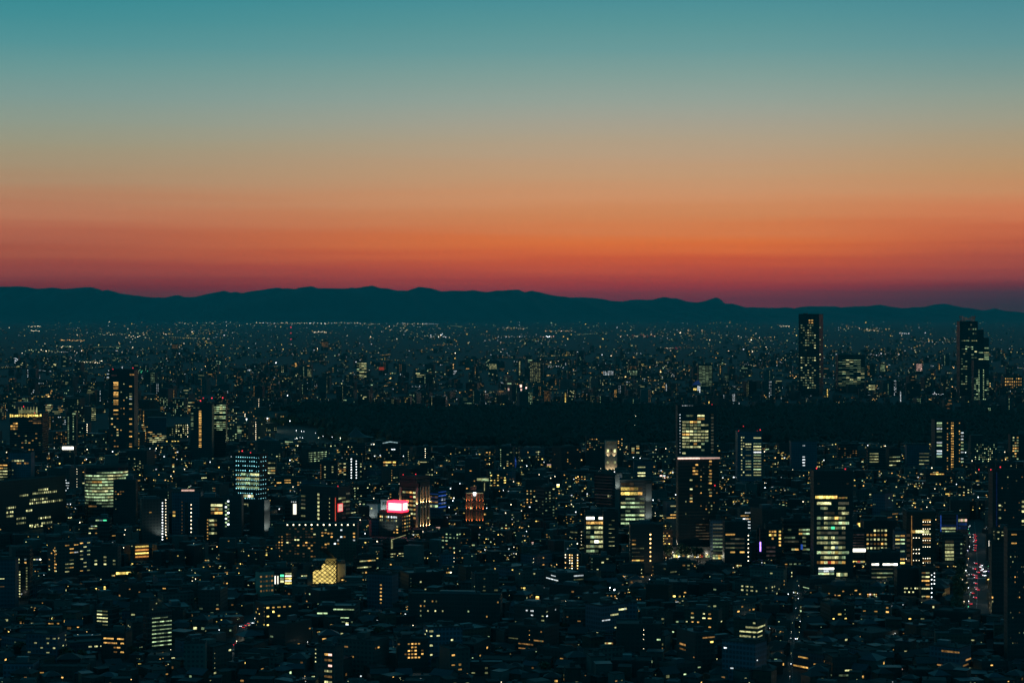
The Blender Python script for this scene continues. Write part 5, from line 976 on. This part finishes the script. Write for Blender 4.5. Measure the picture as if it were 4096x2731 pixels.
# ------------------------------------------------------------------ ground, wood, mountains
m = MB(); m.face([(-38000, -1500, 0), (38000, -1500, 0), (38000, 66000, 0), (-38000, 66000, 0)]); tag(m.build('ground', M['ground']), kind='structure')
rg = np.random.default_rng(5)
ico = None
def forest():
    V, Fc = [], []
    import bmesh
    bm = bmesh.new(); bmesh.ops.create_icosphere(bm, subdivisions=1, radius=1); bv = np.array([v.co[:] for v in bm.verts]); bf = np.array([[v.index for v in f.verts] for f in bm.faces]); bm.free()
    pts = []
    for Y in np.arange(3440, 4960, 13.5):
        for px in np.arange(1120, 4140, 13.5 * F / Y):
            X = (px - CX) * Y / F + rg.uniform(-5, 5); y = Y + rg.uniform(-5, 5); py = YH + H * F / y
            edge = 1180 + 110 * sin(py * .11) * .5 + (py - 1650) * 1.5 * (1 if py > 1700 else .2)
            if px < edge: continue
            far = 4830 + 90 * sin(px * .006) + 40 * sin(px * .021); near = (3760 if px < 1520 else 3530) + 70 * sin(px * .0043 + 1) + 50 * sin(px * .017)
            if not near + rg.normal(0, 28) < y < far + rg.normal(0, 22): continue
            if px > 3700 and y > 4500 and sin(px * .03) > .2: continue
            pts.append((X, y))
    pts = [p for p in pts if clear2(p[0], p[1], 4)]
    P = np.array(pts); n = len(P); nv, nf = len(bv), len(bf)
    R = rg.uniform(6, 10.5, n); Hh = rg.uniform(9, 25, n)
    v = bv[None] * np.stack([R, R, Hh * .45], 1)[:, None] * rg.uniform(.78, 1.22, (n, nv, 1)) + np.stack([P[:, 0], P[:, 1], Hh * .6], 1)[:, None]
    f = bf[None] + (np.arange(n) * nv)[:, None, None]
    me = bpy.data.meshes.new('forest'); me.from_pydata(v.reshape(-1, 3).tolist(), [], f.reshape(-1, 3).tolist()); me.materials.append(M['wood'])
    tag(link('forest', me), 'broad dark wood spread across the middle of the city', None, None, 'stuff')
forest()
def ridge(pts, Yr, Y0, name, seed, bump):
    xs = np.arange(-260, 4360, 7.0); py = np.interp(xs, [p[0] for p in pts], [p[1] for p in pts]); g = np.random.default_rng(seed)
    nz = np.convolve(g.normal(0, 1, len(xs) + 8), [.1, .25, .3, .25, .1], 'same')[4:-4]; py = py + nz * bump
    top = np.maximum(H - (py - YH) * Yr / F, 20); R = []
    nr = 22
    for j in range(nr + 6):
        t = j / nr; Y = Y0 + (Yr - Y0) * t; Xs = (xs - CX) * Yr / F
        env = t ** 1.35 if t <= 1 else 1 - (t - 1) * 1.6
        spur = 1 + .22 * np.sin(xs * .021 + seed + 2.2 * np.sin(xs * .0071 + j * .12)) * sin(min(t, 1) * pi) + .1 * np.sin(xs * .057 + j * .5) * sin(min(t, 1) * pi)
        R.append(np.stack([Xs, np.full_like(Xs, Y), top * env * spur - 5 * (1 - min(t, 1))], 1))
    V = np.concatenate(R); n = len(xs); fs = []
    for j in range(nr + 5):
        a = np.arange(n - 1) + j * n; fs += np.stack([a, a + 1, a + 1 + n, a + n], 1).tolist()
    me = bpy.data.meshes.new(name); me.from_pydata(V.tolist(), [], fs); me.materials.append(M['hill']); me.polygons.foreach_set('use_smooth', [True] * len(me.polygons)); tag(link(name, me), kind='structure')
ridge([(-300, 1150), (0, 1147), (70, 1145), (100, 1147), (150, 1156), (180, 1153), (210, 1150), (255, 1156), (300, 1152), (340, 1149), (365, 1149), (395, 1156), (412, 1163), (428, 1159), (460, 1167), (500, 1177), (560, 1184), (610, 1189), (660, 1190), (680, 1186), (700, 1181), (715, 1180), (735, 1188), (780, 1188), (820, 1178), (850, 1171), (880, 1166),
       (897, 1162), (925, 1170), (940, 1167), (965, 1171), (1024, 1166), (1110, 1158), (1145, 1153), (1180, 1156), (1200, 1150), (1245, 1145), (1270, 1153), (1330, 1154), (1395, 1154), (1402, 1149), (1420, 1153), (1470, 1144), (1490, 1142), (1520, 1152), (1555, 1154), (1590, 1162), (1630, 1162), (1675, 1147), (1720, 1152), (1765, 1165), (1810, 1163),
       (1860, 1164), (1885, 1160), (1950, 1169), (1985, 1163), (2048, 1159), (2075, 1159), (2100, 1169), (2125, 1162), (2160, 1169), (2210, 1181), (2280, 1190), (2340, 1189), (2410, 1195), (2440, 1203), (2500, 1206), (2600, 1200), (2655, 1187), (2690, 1193), (2705, 1192), (2745, 1206), (2790, 1210), (2815, 1206), (2865, 1189), (2880, 1195),
       (2900, 1214), (2930, 1214), (2980, 1228), (3040, 1230), (3110, 1232), (3150, 1228), (3180, 1233), (3240, 1234), (3330, 1233), (3400, 1226), (3470, 1224), (3520, 1218), (3570, 1228), (3615, 1232), (3700, 1227), (3760, 1229), (3830, 1227), (3880, 1232), (3930, 1243), (3980, 1233), (4020, 1243), (4060, 1254), (4096, 1257), (4360, 1256)], 44000, 37000, 'mountains', 3, .8)
ridge([(-300, 1240), (930, 1200), (985, 1168), (1060, 1157), (1110, 1150), (1170, 1162), (1300, 1185), (2440, 1215), (2520, 1200), (2560, 1198), (2620, 1200), (2700, 1225), (3120, 1250), (3190, 1230), (3230, 1225), (3340, 1225), (3420, 1240), (3680, 1232), (3740, 1217), (3780, 1215), (3810, 1221), (3900, 1240), (4100, 1256), (4360, 1256)], 50000, 46000, 'mountains', 8, .5)

# ------------------------------------------------------------------ trees
def tree_data(seed):
    g = random.Random(seed); t = MB(); t.cyl(0, 0, 0, 5.5, .35, .16, 6)
    for i in range(5): a = i * 1.3; t.bar((0, 0, 3.2 + i * .4), (2.2 * cos(a), 2.2 * sin(a), 6.2 + i * .3), .16)
    c = MB(); cl = [(g.uniform(-2.4, 2.4), g.uniform(-2.4, 2.4), g.uniform(5, 9.2), g.uniform(1.1, 2.2)) for _ in range(13)]
    for x, y, z, r in cl:
        for _ in range(34):
            th, ph = g.uniform(0, 2 * pi), math.acos(g.uniform(-1, 1)); q = r * g.uniform(.6, 1.1); px, py_, pz = x + q * sin(ph) * cos(th), y + q * sin(ph) * sin(th), z + q * cos(ph) * .8; s = g.uniform(.25, .55)
            u = (g.uniform(-1, 1), g.uniform(-1, 1), g.uniform(-1, 1)); v = (g.uniform(-1, 1), g.uniform(-1, 1), g.uniform(-1, 1))
            c.face([tuple(p + (i * a + j * b) * s for p, a, b in zip((px, py_, pz), u, v)) for i, j in ((-1, -1), (1, -1), (1, 1), (-1, 1))])
    return t.data('trunk', [M['bark']]), c.data('crown', [M['leaf']])
TD = [tree_data(i) for i in range(4)]
def tree(x, y, s, label, group):
    r = empty('tree', (x, y, 0), rnd.uniform(0, 6), label, 'tree', group); r.scale = (s, s, s * rnd.uniform(.85, 1.15)); a, b = rnd.choice(TD); link('trunk', a, r); link('crown', b, r); return r
for i in range(20):
    x, y = gp(3842 + rnd.uniform(-12, 14) - i * .5, 2300 + i * 9.5); tree(x, y, rnd.uniform(.9, 1.4), 'leafy street tree lit yellow green by lamps along the avenue', 'street trees of the avenue')
for px, py, s in ((2664, 2240, 1.5), (2674, 2244, 1.3), (2735, 2246, 1.8), (2745, 2248, 1.5), (2790, 2250, 1.9), (2800, 2250, 1.5), (2712, 2246, 1.1)):
    x, y = gp(px, py); tree(x, y, s, 'dark round tree standing before the bright street shops', 'trees before the bright street shops')
for i in range(26):
    x, y = gp(rnd.uniform(1030, 1190), rnd.uniform(1698, 1712)); tree(x, y, rnd.uniform(1.3, 2), 'park tree lit green by the two floodlight masts', 'park trees by the floodlights')
for i in range(40):
    px, py = rnd.uniform(0, 2400), rnd.uniform(2330, 2720); x, y = gp(px, py)
    if clear(x, y, 3): OCC.append((x, y, 3)); tree(x, y, rnd.uniform(.7, 1.3), 'dark garden tree between the houses of the low quarter', 'garden trees of the low quarter')

# ------------------------------------------------------------------ lamps
POLE = MB(); POLE.cyl(0, 0, 0, 6.6, .11, .08, 5); POLE.bar((0, 0, 6.5), (.9, 0, 6.8), .1); POLE = POLE.data('pole', [M['metal']])
def lamp(px, py, ch, label, group, size=1.0, light=0, hgt=6.8, cat='street lamp', name='street_lamp', col=(1, .93, .75)):
    Y = (H - hgt) * F / (py - YH); X = (px - CX) * Y / F; s = hgt / 6.8; r = empty(name, (X, Y, 0), rnd.uniform(0, 6), label, cat, group)
    p = link('pole', POLE, r); p.scale = (1, 1, s); o = link('lamp_head', lampm(ch), r); k = size * Y / 1991 * .8; o.location = (0, 0, hgt + k * .3); o.scale = (k, k, k)
    if light:
        l = bpy.data.lights.new('lamp_light', 'POINT'); l.energy = light; l.color = col; l.shadow_soft_size = .6; q = bpy.data.objects.new('lamp_light', l); COL.objects.link(q); q.parent = r; q.location = (0, -1.2, hgt - .7)
    return r
def lamps(pts, n, ch, label, group, size=1.0, jit=3, light=0, every=1):
    L = [hypot(b[0] - a[0], b[1] - a[1]) for a, b in zip(pts, pts[1:])]; T = sum(L)
    for i in range(n):
        t = T * (i + .5) / n
        for (a, b), l in zip(zip(pts, pts[1:]), L):
            if t <= l: lamp(a[0] + (b[0] - a[0]) * t / l + rnd.uniform(-jit, jit), a[1] + (b[1] - a[1]) * t / l + rnd.uniform(-jit, jit), rnd.choice(ch), label, group, size * rnd.uniform(.7, 1.15), light if i % every == 0 else 0); break
            t -= l
lamps([(3164, 2725), (3170, 2560), (3186, 2420), (3196, 2300)], 14, 'LLlW', 'white street lamp lining the narrow straight street below the brilliant office tower', 'lamps of the narrow straight street', .52, 8, 200, 3)
lamps([(3194, 2560), (3200, 2440), (3190, 2360)], 9, 'LLW', 'white street lamp on the far kerb of the narrow straight street', 'lamps on the far kerb of the straight street', .75)
lamps([(2985, 2075), (3030, 2012), (3082, 1962)], 10, 'L', 'white street lamp on the diagonal road above the violet neon strip', 'lamps of the diagonal road', .85)
lamps([(2575, 2340), (2640, 2262), (2690, 2180)], 9, 'LLo', 'street lamp on the slanting road up to the bright street shops', 'lamps of the slanting shop road', .85, 4, 1200, 3)
lamps([(3874, 2440), (3880, 2390), (3866, 2300), (3876, 2160), (3880, 2095)], 14, 'LolE', 'street lamp on the kerb of the wide avenue beside parked trees', 'lamps of the wide avenue', .8, 5, 450, 2)
lamps([(3958, 2400), (3958, 2290), (3955, 2210), (3946, 2090)], 9, 'LCl', 'street lamp on the far kerb of the wide avenue', 'lamps on the far kerb of the avenue', .75, 3, 450, 2)
lamps([(712, 2360), (800, 2305)], 7, 'LlG', 'bright white lamp in the short slanting row among dark roofs', 'lamps of the short slanting row', 1.05, 2)
lamps([(870, 2660), (950, 2560), (1015, 2470), (1075, 2400)], 9, 'Llo', 'street lamp beside the slanting road with red tail lamps', 'lamps of the slanting lower road', .8, 6, 1000, 3)
lamps([(1560, 1802), (1780, 1798)], 12, 'LC', 'cool white park lamp along the lower edge of the dark wood', 'lamps along the wood edge', .7, 5)
for i in range(9): lamp(1500 + rnd.random() * 2300, 1655 + rnd.random() * 95, rnd.choice('la'), 'faint path lamp glimmering inside the dark wood', 'path lamps inside the wood', .45, 0, 21)
lamps([(1785, 1815), (2000, 1802), (2230, 1835)], 13, 'LCW', 'small white path lamp between the wood edge and the first roofs', 'path lamps under the wood edge', .6, 8)
for i in range(24): lamp(1180 + rnd.random() * 190, 1722 + rnd.random() * 34, 'L', 'white park lamp scattered around the lit sports lawn', 'park lamps of the sports lawn', .6 * rnd.uniform(.7, 1.2))
for i in range(80):
    px, py = rnd.uniform(60, 4090), rnd.uniform(2330, 2725); x, y = gp(px, py + 15)
    if near_road(x, y, 1) or not clear(x, y, .5): continue
    lamp(px, py, rnd.choice('LLlloo'), 'lone street lamp glowing between dark roofs of the low quarter', 'street lamps of the low quarter', rnd.uniform(.35, .7), 130 if i % 2 else 0)
for px, py, ch, k, nm in ((1590, 2222, 'o', .9, 'amber lamp'), (1867, 2230, 'o', 1.0, 'amber lamp'), (2440, 2350, 'L', 1.1, 'white lamp')): lamp(px, py, ch, f'single bright {nm} in a dark gap between low buildings', 'bright lane lamps', k)
for i in range(15): lamp(rnd.choice([3868, 3874, 3950, 3958]) + rnd.uniform(-6, 6), rnd.uniform(2090, 2330), 'CKPELKC'[i % 7], 'small coloured sign lamp on the shop fronts of the wide avenue', 'coloured sign lamps of the avenue', rnd.uniform(.5, 1.0), 250 if i % 3 == 0 else 0, rnd.uniform(5, 11), 'sign lamp', 'sign_lamp', (.8, .85, 1))
for px, py in ((3850, 2318), (3846, 2362), (3856, 2404)): lamp(px, py, 'l', 'warm lamp shining through the street trees of the wide avenue', 'warm lamps among the avenue trees', .7, 1500, 6.8, col=(1, .8, .3))
# shop street glow
for px, py, ch, k in ((2694, 2194, 'L', 1.9), (2720, 2188, 'L', 1.6), (2797, 2192, 'L', 2.4), (2890, 2212, 'L', 1.7), (2664, 2206, 'o', 1.3), (2684, 2214, 'o', 1.2), (2705, 2212, 'l', 1.5), (2760, 2214, 'l', 1.1), (2830, 2218, 'o', 1.3), (2654, 2190, 'R', .9), (2651, 2178, 'P', .8), (2712, 2222, 'E', .8)):
    lamp(px, py, ch, 'glaring lamp above the pavement of the bright shop street', 'glaring lamps of the shop street', k * .95, 7000 if k > 1.5 else 2500)
# floodlight masts by the park
for px, py, lb in ((986, 1678, 'left of the two tall floodlight masts glaring beside the park'), (1070, 1675, 'right one of the twin floodlight masts, above the lit green trees')):
    lamp(px, py, 'L', lb, 'floodlight masts by the park', 1.7, 26000, 24, 'floodlight mast', 'floodlight_mast', (.9, 1, .7))
for px, py, k in ((2035, 1560, 1.9), (2083, 1547, 2.1), (2085, 1561, 1.5), (2105, 1553, 1.3), (2138, 1561, 1.0), (1160, 1684, 1.1), (1048, 1690, 1.3), (1104, 1452, 1.5), (1150, 1582, 1.2)):
    lamp(px, py, 'K' if px > 1900 else 'L', 'pinkish floodlight of the distant lit sports ground' if px > 1900 else 'solitary bright white lamp out on the dark plain', 'floodlights of the distant sports ground' if px > 1900 else 'solitary far lamps', k * (1.5 if px > 1900 else .9), 120000 if px > 1900 else 0, 26, 'floodlight', 'floodlight', (1, .75, .6))
# red lit radio mast far out
x, y = gp(1164, 1385); r = empty('radio_mast', (x, y, 0), 0, 'thin distant radio mast marked by three red lights above the plain', 'radio mast')
m = MB(); zt = zat(1310, y)
for i in range(3): a = i * 2.1; m.bar((7 * cos(a), 7 * sin(a), 0), (.8 * cos(a), .8 * sin(a), zt), .9)
m.build('lattice', M['metal'], r)
for py in (1309, 1332, 1357): o = link('beacon', lampm('R'), r); o.location = (0, -3, zat(py, y)); o.scale = (5.5,) * 3

# ------------------------------------------------------------------ cars
def car_parts():
    b = MB(); b.box(-.87, .87, -2.2, 2.2, .35, .95); b.box(-.75, .75, -1.3, 1.5, .95, 1.45)
    body = b.data('body', [M['carpaint']]); w = MB(); n = 12
    ring = [(.32 * cos(2 * pi * i / n), .32 * sin(2 * pi * i / n)) for i in range(n)]; v0 = [(-.1, a, c) for a, c in ring]; v1 = [(.1, a, c) for a, c in ring]
    w.v = v0 + v1; w.f = [(i, (i + 1) % n, n + (i + 1) % n, n + i) for i in range(n)] + [tuple(range(n))[::-1], tuple(range(n, 2 * n))]; w.m = [0] * len(w.f)
    l = MB(); l.box(-.3, .3, -.06, .06, -.22, .22)
    return body, w.data('wheel', [M['rubber']]), l.data('headlight', [ML['L']]), l.data('taillight', [ML['R']])
CB = car_parts()
def car(x, y, rz, away, label, group, k=1.0):
    r = empty('car', (x, y, .03), rz, label, 'car', group); link('body', CB[0], r)
    for sx in (-.85, .85):
        for sy in (-1.35, 1.35): link('wheel', CB[1], r).location = (sx, sy, .32)
        o = link('headlight', CB[2], r); o.location = (sx * .75, 2.24, .7); o.scale = (k, 1, k); o = link('taillight', CB[3], r); o.location = (sx * .75, -2.24, .78); o.scale = (k, 1, k)
def cars(spots, away, label, group, k=1.6, rz=None):
    k *= .7
    for px, py in spots:
        x, y = gp(px, py); car(x, y, (0 if away else pi) + (rz or 0) + rnd.uniform(-.04, .04), away, label, group, k)
cars([(3897, 2139), (3901, 2145), (3898, 2152), (3902, 2161), (3899, 2168), (3901, 2182), (3900, 2192), (3899, 2202), (3903, 2254)], True, 'car queueing with glowing red tail lamps on the avenue before the crossing', 'cars queueing on the avenue')
cars([(3898, 2276), (3893, 2300), (3903, 2303), (3913, 2290), (3903, 2312), (3903, 2334), (3905, 2352), (3911, 2360), (3890, 2373), (3900, 2391), (3882, 2416)], True, 'car with red tail lamps driving away on the lower avenue', 'cars driving away on the lower avenue')
cars([(3921, 2268), (3924, 2282), (3935, 2287), (3941, 2285), (3932, 2301), (3938, 2302), (3928, 2276), (3925, 2262)], False, 'car with white headlamps waiting at the zebra crossing on the avenue', 'cars waiting at the crossing', 1.5)
cars([(944, 2580), (952, 2573), (958, 2568), (980, 2510), (990, 2502), (1000, 2494)], True, 'car with red tail lamps climbing the slanting lower road', 'cars climbing the lower road', 1.3, -.45)
cars([(1018, 2492), (968, 2505), (985, 2600), (930, 2605)], False, 'car with white headlamps descending the slanting lower road', 'cars descending the lower road', 1.2, -.45)
cars([(3178, 2665), (3183, 2555)], False, 'car with white headlamps in the narrow straight street', 'cars in the narrow straight street', 1.1)
cars([(2700, 2224), (2815, 2230), (2850, 2234)], True, 'car passing along the bright shop street', 'cars of the shop street', 1.3, -1.4)

# ------------------------------------------------------------------ landmarks of other shapes
def gym(px, py, wpx, ptop, lab, side):
    x, y = gp(px, py); R = wpx / 2 * y / F; hp = zat(ptop, y); r = empty('gymnasium', (x, y + R * .7, 0), 0, lab, 'gymnasium'); m = MB(); n = 40
    m.cyl(0, 0, 0, 9, R * .96, R * .96, 32); m.build('wall', M['conc'], r); V = []; k = 10
    for j in range(k + 1):
        t = j / k; rr = R * (1 - t) ** 1.0 + R * .03
        for i in range(n): a = 2 * pi * i / n; V.append((rr * cos(a) * (1 + .15 * (1 - t)) + side * R * .28 * t, rr * sin(a) * .7, 8.6 + (hp - 8.6) * (t ** 2.1)))
    q = MB(); q.v = V; q.f = [(j * n + i, j * n + (i + 1) % n, (j + 1) * n + (i + 1) % n, (j + 1) * n + i) for j in range(k) for i in range(n)] + [tuple(k * n + i for i in range(n))]; q.m = [0] * len(q.f)
    o = q.build('roof', M['roofblue'], r); o.data.polygons.foreach_set('use_smooth', [True] * len(o.data.polygons))
gym(1052, 1800, 235, 1748, 'large gymnasium with sweeping tent shaped roof left of the sports lawn', .3)
gym(1424, 1768, 118, 1712, 'smaller gymnasium with a steep swooping roof peak at the wood edge', -.3)
x, y = gp(1278, 1779); m = MB(); m.box(-52, 52, -30, 30, .02, .3); o = m.build('lawn', M['leaf']); o.location = (x, y, 0); tag(o, kind='structure')
for dx in (-40, 0, 40):
    X = x + dx; lamp(CX + X * F / (y - 20), YH + (H - 14) * F / (y - 20), 'l', 'tall yellow green floodlight over the lit sports lawn', 'floodlights of the sports lawn', .7, 16000, 14, 'floodlight', 'floodlight', (.9, 1, .5))
x, y = gp(2050, 1905); r = empty('light_wheel', (x, y, 0), 0, 'great blue lit arc like the rim of a wheel below the dark wood', 'light wheel'); sc = y / F; m = MB()
R0, R1 = 62 * sc, 48 * sc; cz = H - (1852 - YH) * y / F; cx = -46 * sc
A = [(-.38 + i * .13) for i in range(12)]
for a0, a1 in zip(A, A[1:]):
    p = lambda a, R: (cx + R * cos(a), cz + R * sin(a)); q = [p(a0, R1), p(a0, R0), p(a1, R0), p(a1, R1)]
    n = len(m.v); m.v += [(u, -1.5, z) for u, z in q] + [(u, 1.5, z) for u, z in q]; m.f += [(n, n + 1, n + 2, n + 3), (n + 4, n + 7, n + 6, n + 5), (n + 1, n + 5, n + 6, n + 2), (n, n + 3, n + 7, n + 4)]; m.m += [0] * 4
m.build('rim', ML['B'], r); m = MB(); m.bar((cx + R1, 0, 0), (cx + R1 * .98, 0, cz - 10), 2.5); m.bar((cx + R1 * .9, 0, 0), (cx + R1, 0, cz), 1.5); m.build('support', M['metal'], r)
for a in (-.2, .15, .5): o = link('rim_lamp', lampm('l'), r); o.location = (cx + (R0 + R1) / 2 * cos(a), -1.8, cz + (R0 + R1) / 2 * sin(a)); o.scale = (1.3,) * 3
# uplights washing the stone pillars, the brick columns and the white tower
def uplight(b, px, py, dx, e, col, name='uplight', face='F', out=2.2, cone=70):
    u, z = b.uv(face, px, py); l = bpy.data.lights.new('uplight', 'SPOT'); l.energy = e; l.color = col; l.spot_size = radians(cone); l.spot_blend = .8; l.shadow_soft_size = .3
    o = bpy.data.objects.new('uplight', l); COL.objects.link(o); o.parent = b.root
    if face == 'F': o.location = (u, -b.d / 2 - out, z); o.rotation_euler = (radians(180 - 22), 0, 0)
    else: o.location = (b.w / 2 + out, u, z); o.rotation_euler = (radians(180), radians(-22), 0)
for x in (1602, 1672): uplight(PILLAR, x, 2020, 0, 6500, (1, .6, .25)); uplight(PILLAR, x, 2125, 0, 5500, (1, .6, .25))
for x in (1680, 1690, 1702, 1714): uplight(PILLAR, x, 2015, 0, 4500, (1, .6, .25), face='R'); uplight(PILLAR, x, 2110, 0, 4500, (1, .6, .25), face='R')
for x in (1866, 1877, 1888, 1907, 1919, 1932):
    for y in (2006, 2037, 2085): uplight(BRICK, x, y, 0, 1500, (1, .45, .15))
for x, y in ((2432, 1830), (2456, 1830), (2444, 1885), (2430, 1885), (2458, 1885)): uplight(WHITE, x, y, 0, 3800, (1, .8, .5), out=3)

for nm, px, py, e, fc in (('the white slotted block', 1540, 2062, 4500, 'F'), ('the round windowed block', 1485, 2082, 2200, 'F'), ('the blank grey tower', 1066, 2130, 16000, 'R'), ('the blank grey tower', 1066, 2050, 9000, 'R'), ('the golden topped office', 2590, 2080, 12000, 'F'), ('the golden topped office', 2590, 2010, 8000, 'F'),
        ('the golden topped office', 2466, 1960, 9000, 'F'), ('the red roof sign block', 1560, 2130, 3500, 'F'), ('the twin lamp slab', 640, 2150, 5000, 'F'), ('the pink lined block', 2470, 1935, 9000, 'R')):
    uplight(REFB[nm], px, py, 0, e, (.85, 1, .95), face=fc, out=9, cone=125)  # unseen spots added before these facades, standing in for spilled street light

# ------------------------------------------------------------------ air
m = MB(); m.box(-40000, 40000, -2500, 67500, -1, 805); hz = tag(m.build('haze', []), kind='stuff'); hz['label'] = 'thin blue evening haze filling the air over the city'
hm = bpy.data.materials.new('haze_air'); hm.use_nodes = True; nt = hm.node_tree; nt.nodes.clear(); out = N(nt, 'ShaderNodeOutputMaterial'); v = N(nt, 'ShaderNodeVolumePrincipled')
v.inputs['Color'].default_value = HAZE_COL; v.inputs['Density'].default_value = SIG; v.inputs['Anisotropy'].default_value = 0.0
nt.links.new(v.outputs[0], out.inputs['Volume']); hz.data.materials.append(hm)

# ------------------------------------------------------------------ dusk sky
w = bpy.data.worlds.new('World'); S.world = w; w.use_nodes = True; nt = w.node_tree; nt.nodes.clear()
out = N(nt, 'ShaderNodeOutputWorld'); bg = N(nt, 'ShaderNodeBackground'); tc = N(nt, 'ShaderNodeTexCoord'); sp = N(nt, 'ShaderNodeSeparateXYZ'); nt.links.new(tc.outputs['Generated'], sp.inputs[0])
X, Y, Z = sp.outputs
hyp = math_n(nt, 'SQRT', math_n(nt, 'ADD', math_n(nt, 'MULTIPLY', X, X), math_n(nt, 'MULTIPLY', Y, Y)))
el = math_n(nt, 'DIVIDE', Z, math_n(nt, 'MAXIMUM', hyp, .001)); az = math_n(nt, 'ARCTAN2', X, Y)
# long thin veils of cloud shift the bands a little
no = N(nt, 'ShaderNodeTexNoise'); no.inputs['Scale'].default_value = 1; no.inputs['Detail'].default_value = 4; cv = N(nt, 'ShaderNodeCombineXYZ')
nt.links.new(math_n(nt, 'ADD', math_n(nt, 'MULTIPLY', az, 4.5), math_n(nt, 'MULTIPLY', el, 12)), cv.inputs[0]); nt.links.new(math_n(nt, 'MULTIPLY', el, 150), cv.inputs[1]); nt.links.new(cv.outputs[0], no.inputs['Vector'])
low = math_n(nt, 'MAXIMUM', math_n(nt, 'SUBTRACT', 1.0, math_n(nt, 'MULTIPLY', el, 9)), 0.12)
wob = math_n(nt, 'MULTIPLY', math_n(nt, 'SUBTRACT', no.outputs['Fac'], .5), math_n(nt, 'MULTIPLY', low, math_n(nt, 'MULTIPLY', math_n(nt, 'MINIMUM', math_n(nt, 'MULTIPLY', math_n(nt, 'MAXIMUM', el, 0.0), 40.0), 1.0), .02)))
el2 = math_n(nt, 'ADD', el, wob)
def ramp(stops):
    r = N(nt, 'ShaderNodeValToRGB'); r.color_ramp.interpolation = 'LINEAR'; e = r.color_ramp.elements
    stops = sorted(stops)
    while len(e) < len(stops): e.new(.5)
    for q, (p, c) in zip(e, stops): q.position = p; q.color = (*c, 1)
    nt.links.new(math_n(nt, 'DIVIDE', el2, .2), r.inputs[0]); return r.outputs[0]
def stops(tab):
    o = []
    for py, c in tab:
        e = (YH - py) / F; T = exp(-SIG * min(555 / max(e, 1e-4), 67000)); c = s2l(c)
        o.append((min(1, max(0, e / .2)), tuple(max(0.0005, (a - i * (1 - T)) / T) for a, i in zip(c, HAZE_IN))))
    return o
mid = ramp(stops(SKY_MID)); edl = ramp(stops(SKY_LEFT)); edr = ramp(stops(SKY_RIGHT))
def mixc(f, a, b):
    n = N(nt, 'ShaderNodeMix', data_type='RGBA'); nt.links.new(f, n.inputs['Factor']) if not isinstance(f, float) else None
    for k, v in (('A', a), ('B', b)):
        if isinstance(v, tuple): n.inputs[k].default_value = (*v, 1)
        else: nt.links.new(v, n.inputs[k])
    return n.outputs['Result']
def smooth(x, a, b):
    n = N(nt, 'ShaderNodeMapRange', interpolation_type='SMOOTHSTEP'); nt.links.new(x, n.inputs[0]); n.inputs[1].default_value = a; n.inputs[2].default_value = b; return n.outputs[0]
c = mixc(smooth(az, .06, -.27), mid, edl); c = mixc(smooth(az, .10, .27), c, edr)
c = mixc(smooth(el, .13, .9), c, ZENITH)                         # upward to the deep blue overhead
c = mixc(smooth(math_n(nt, 'ABSOLUTE', az), .5, 2.2), c, EAST)   # and round to the dark eastern sky
veil = math_n(nt, 'MULTIPLY_ADD', math_n(nt, 'SUBTRACT', no.outputs['Fac'], .5), math_n(nt, 'MULTIPLY', low, .15), 1.0)
vm = N(nt, 'ShaderNodeVectorMath', operation='SCALE'); nt.links.new(c, vm.inputs[0]); nt.links.new(veil, vm.inputs['Scale']); c = vm.outputs[0]
nt.links.new(c, bg.inputs[0]); bg.inputs[1].default_value = 1.0; nt.links.new(bg.outputs[0], out.inputs[0])

# ------------------------------------------------------------------ camera and render settings
cam = bpy.data.cameras.new('camera'); co = bpy.data.objects.new('camera', cam); COL.objects.link(co); co.location = (0, 0, H); co.rotation_euler = (radians(90), 0, 0)
cam.sensor_width = 36; cam.lens = F / 4096 * 36; cam.shift_y = -(1365.5 - YH) / 4096; cam.clip_end = 250000; cam.clip_start = 1; S.camera = co
S.view_settings.view_transform = 'Standard'; S.view_settings.look = 'None'; S.view_settings.exposure = 0; S.view_settings.gamma = 1
cy = S.cycles; cy.max_bounces = 3; cy.diffuse_bounces = 1; cy.glossy_bounces = 1; cy.volume_bounces = 0; cy.transmission_bounces = 1; cy.sample_clamp_indirect = .6; cy.use_denoising = DENOISE; cy.caustics_reflective = False; cy.caustics_refractive = False
print('OBJ', len(bpy.data.objects), NWIN[0])
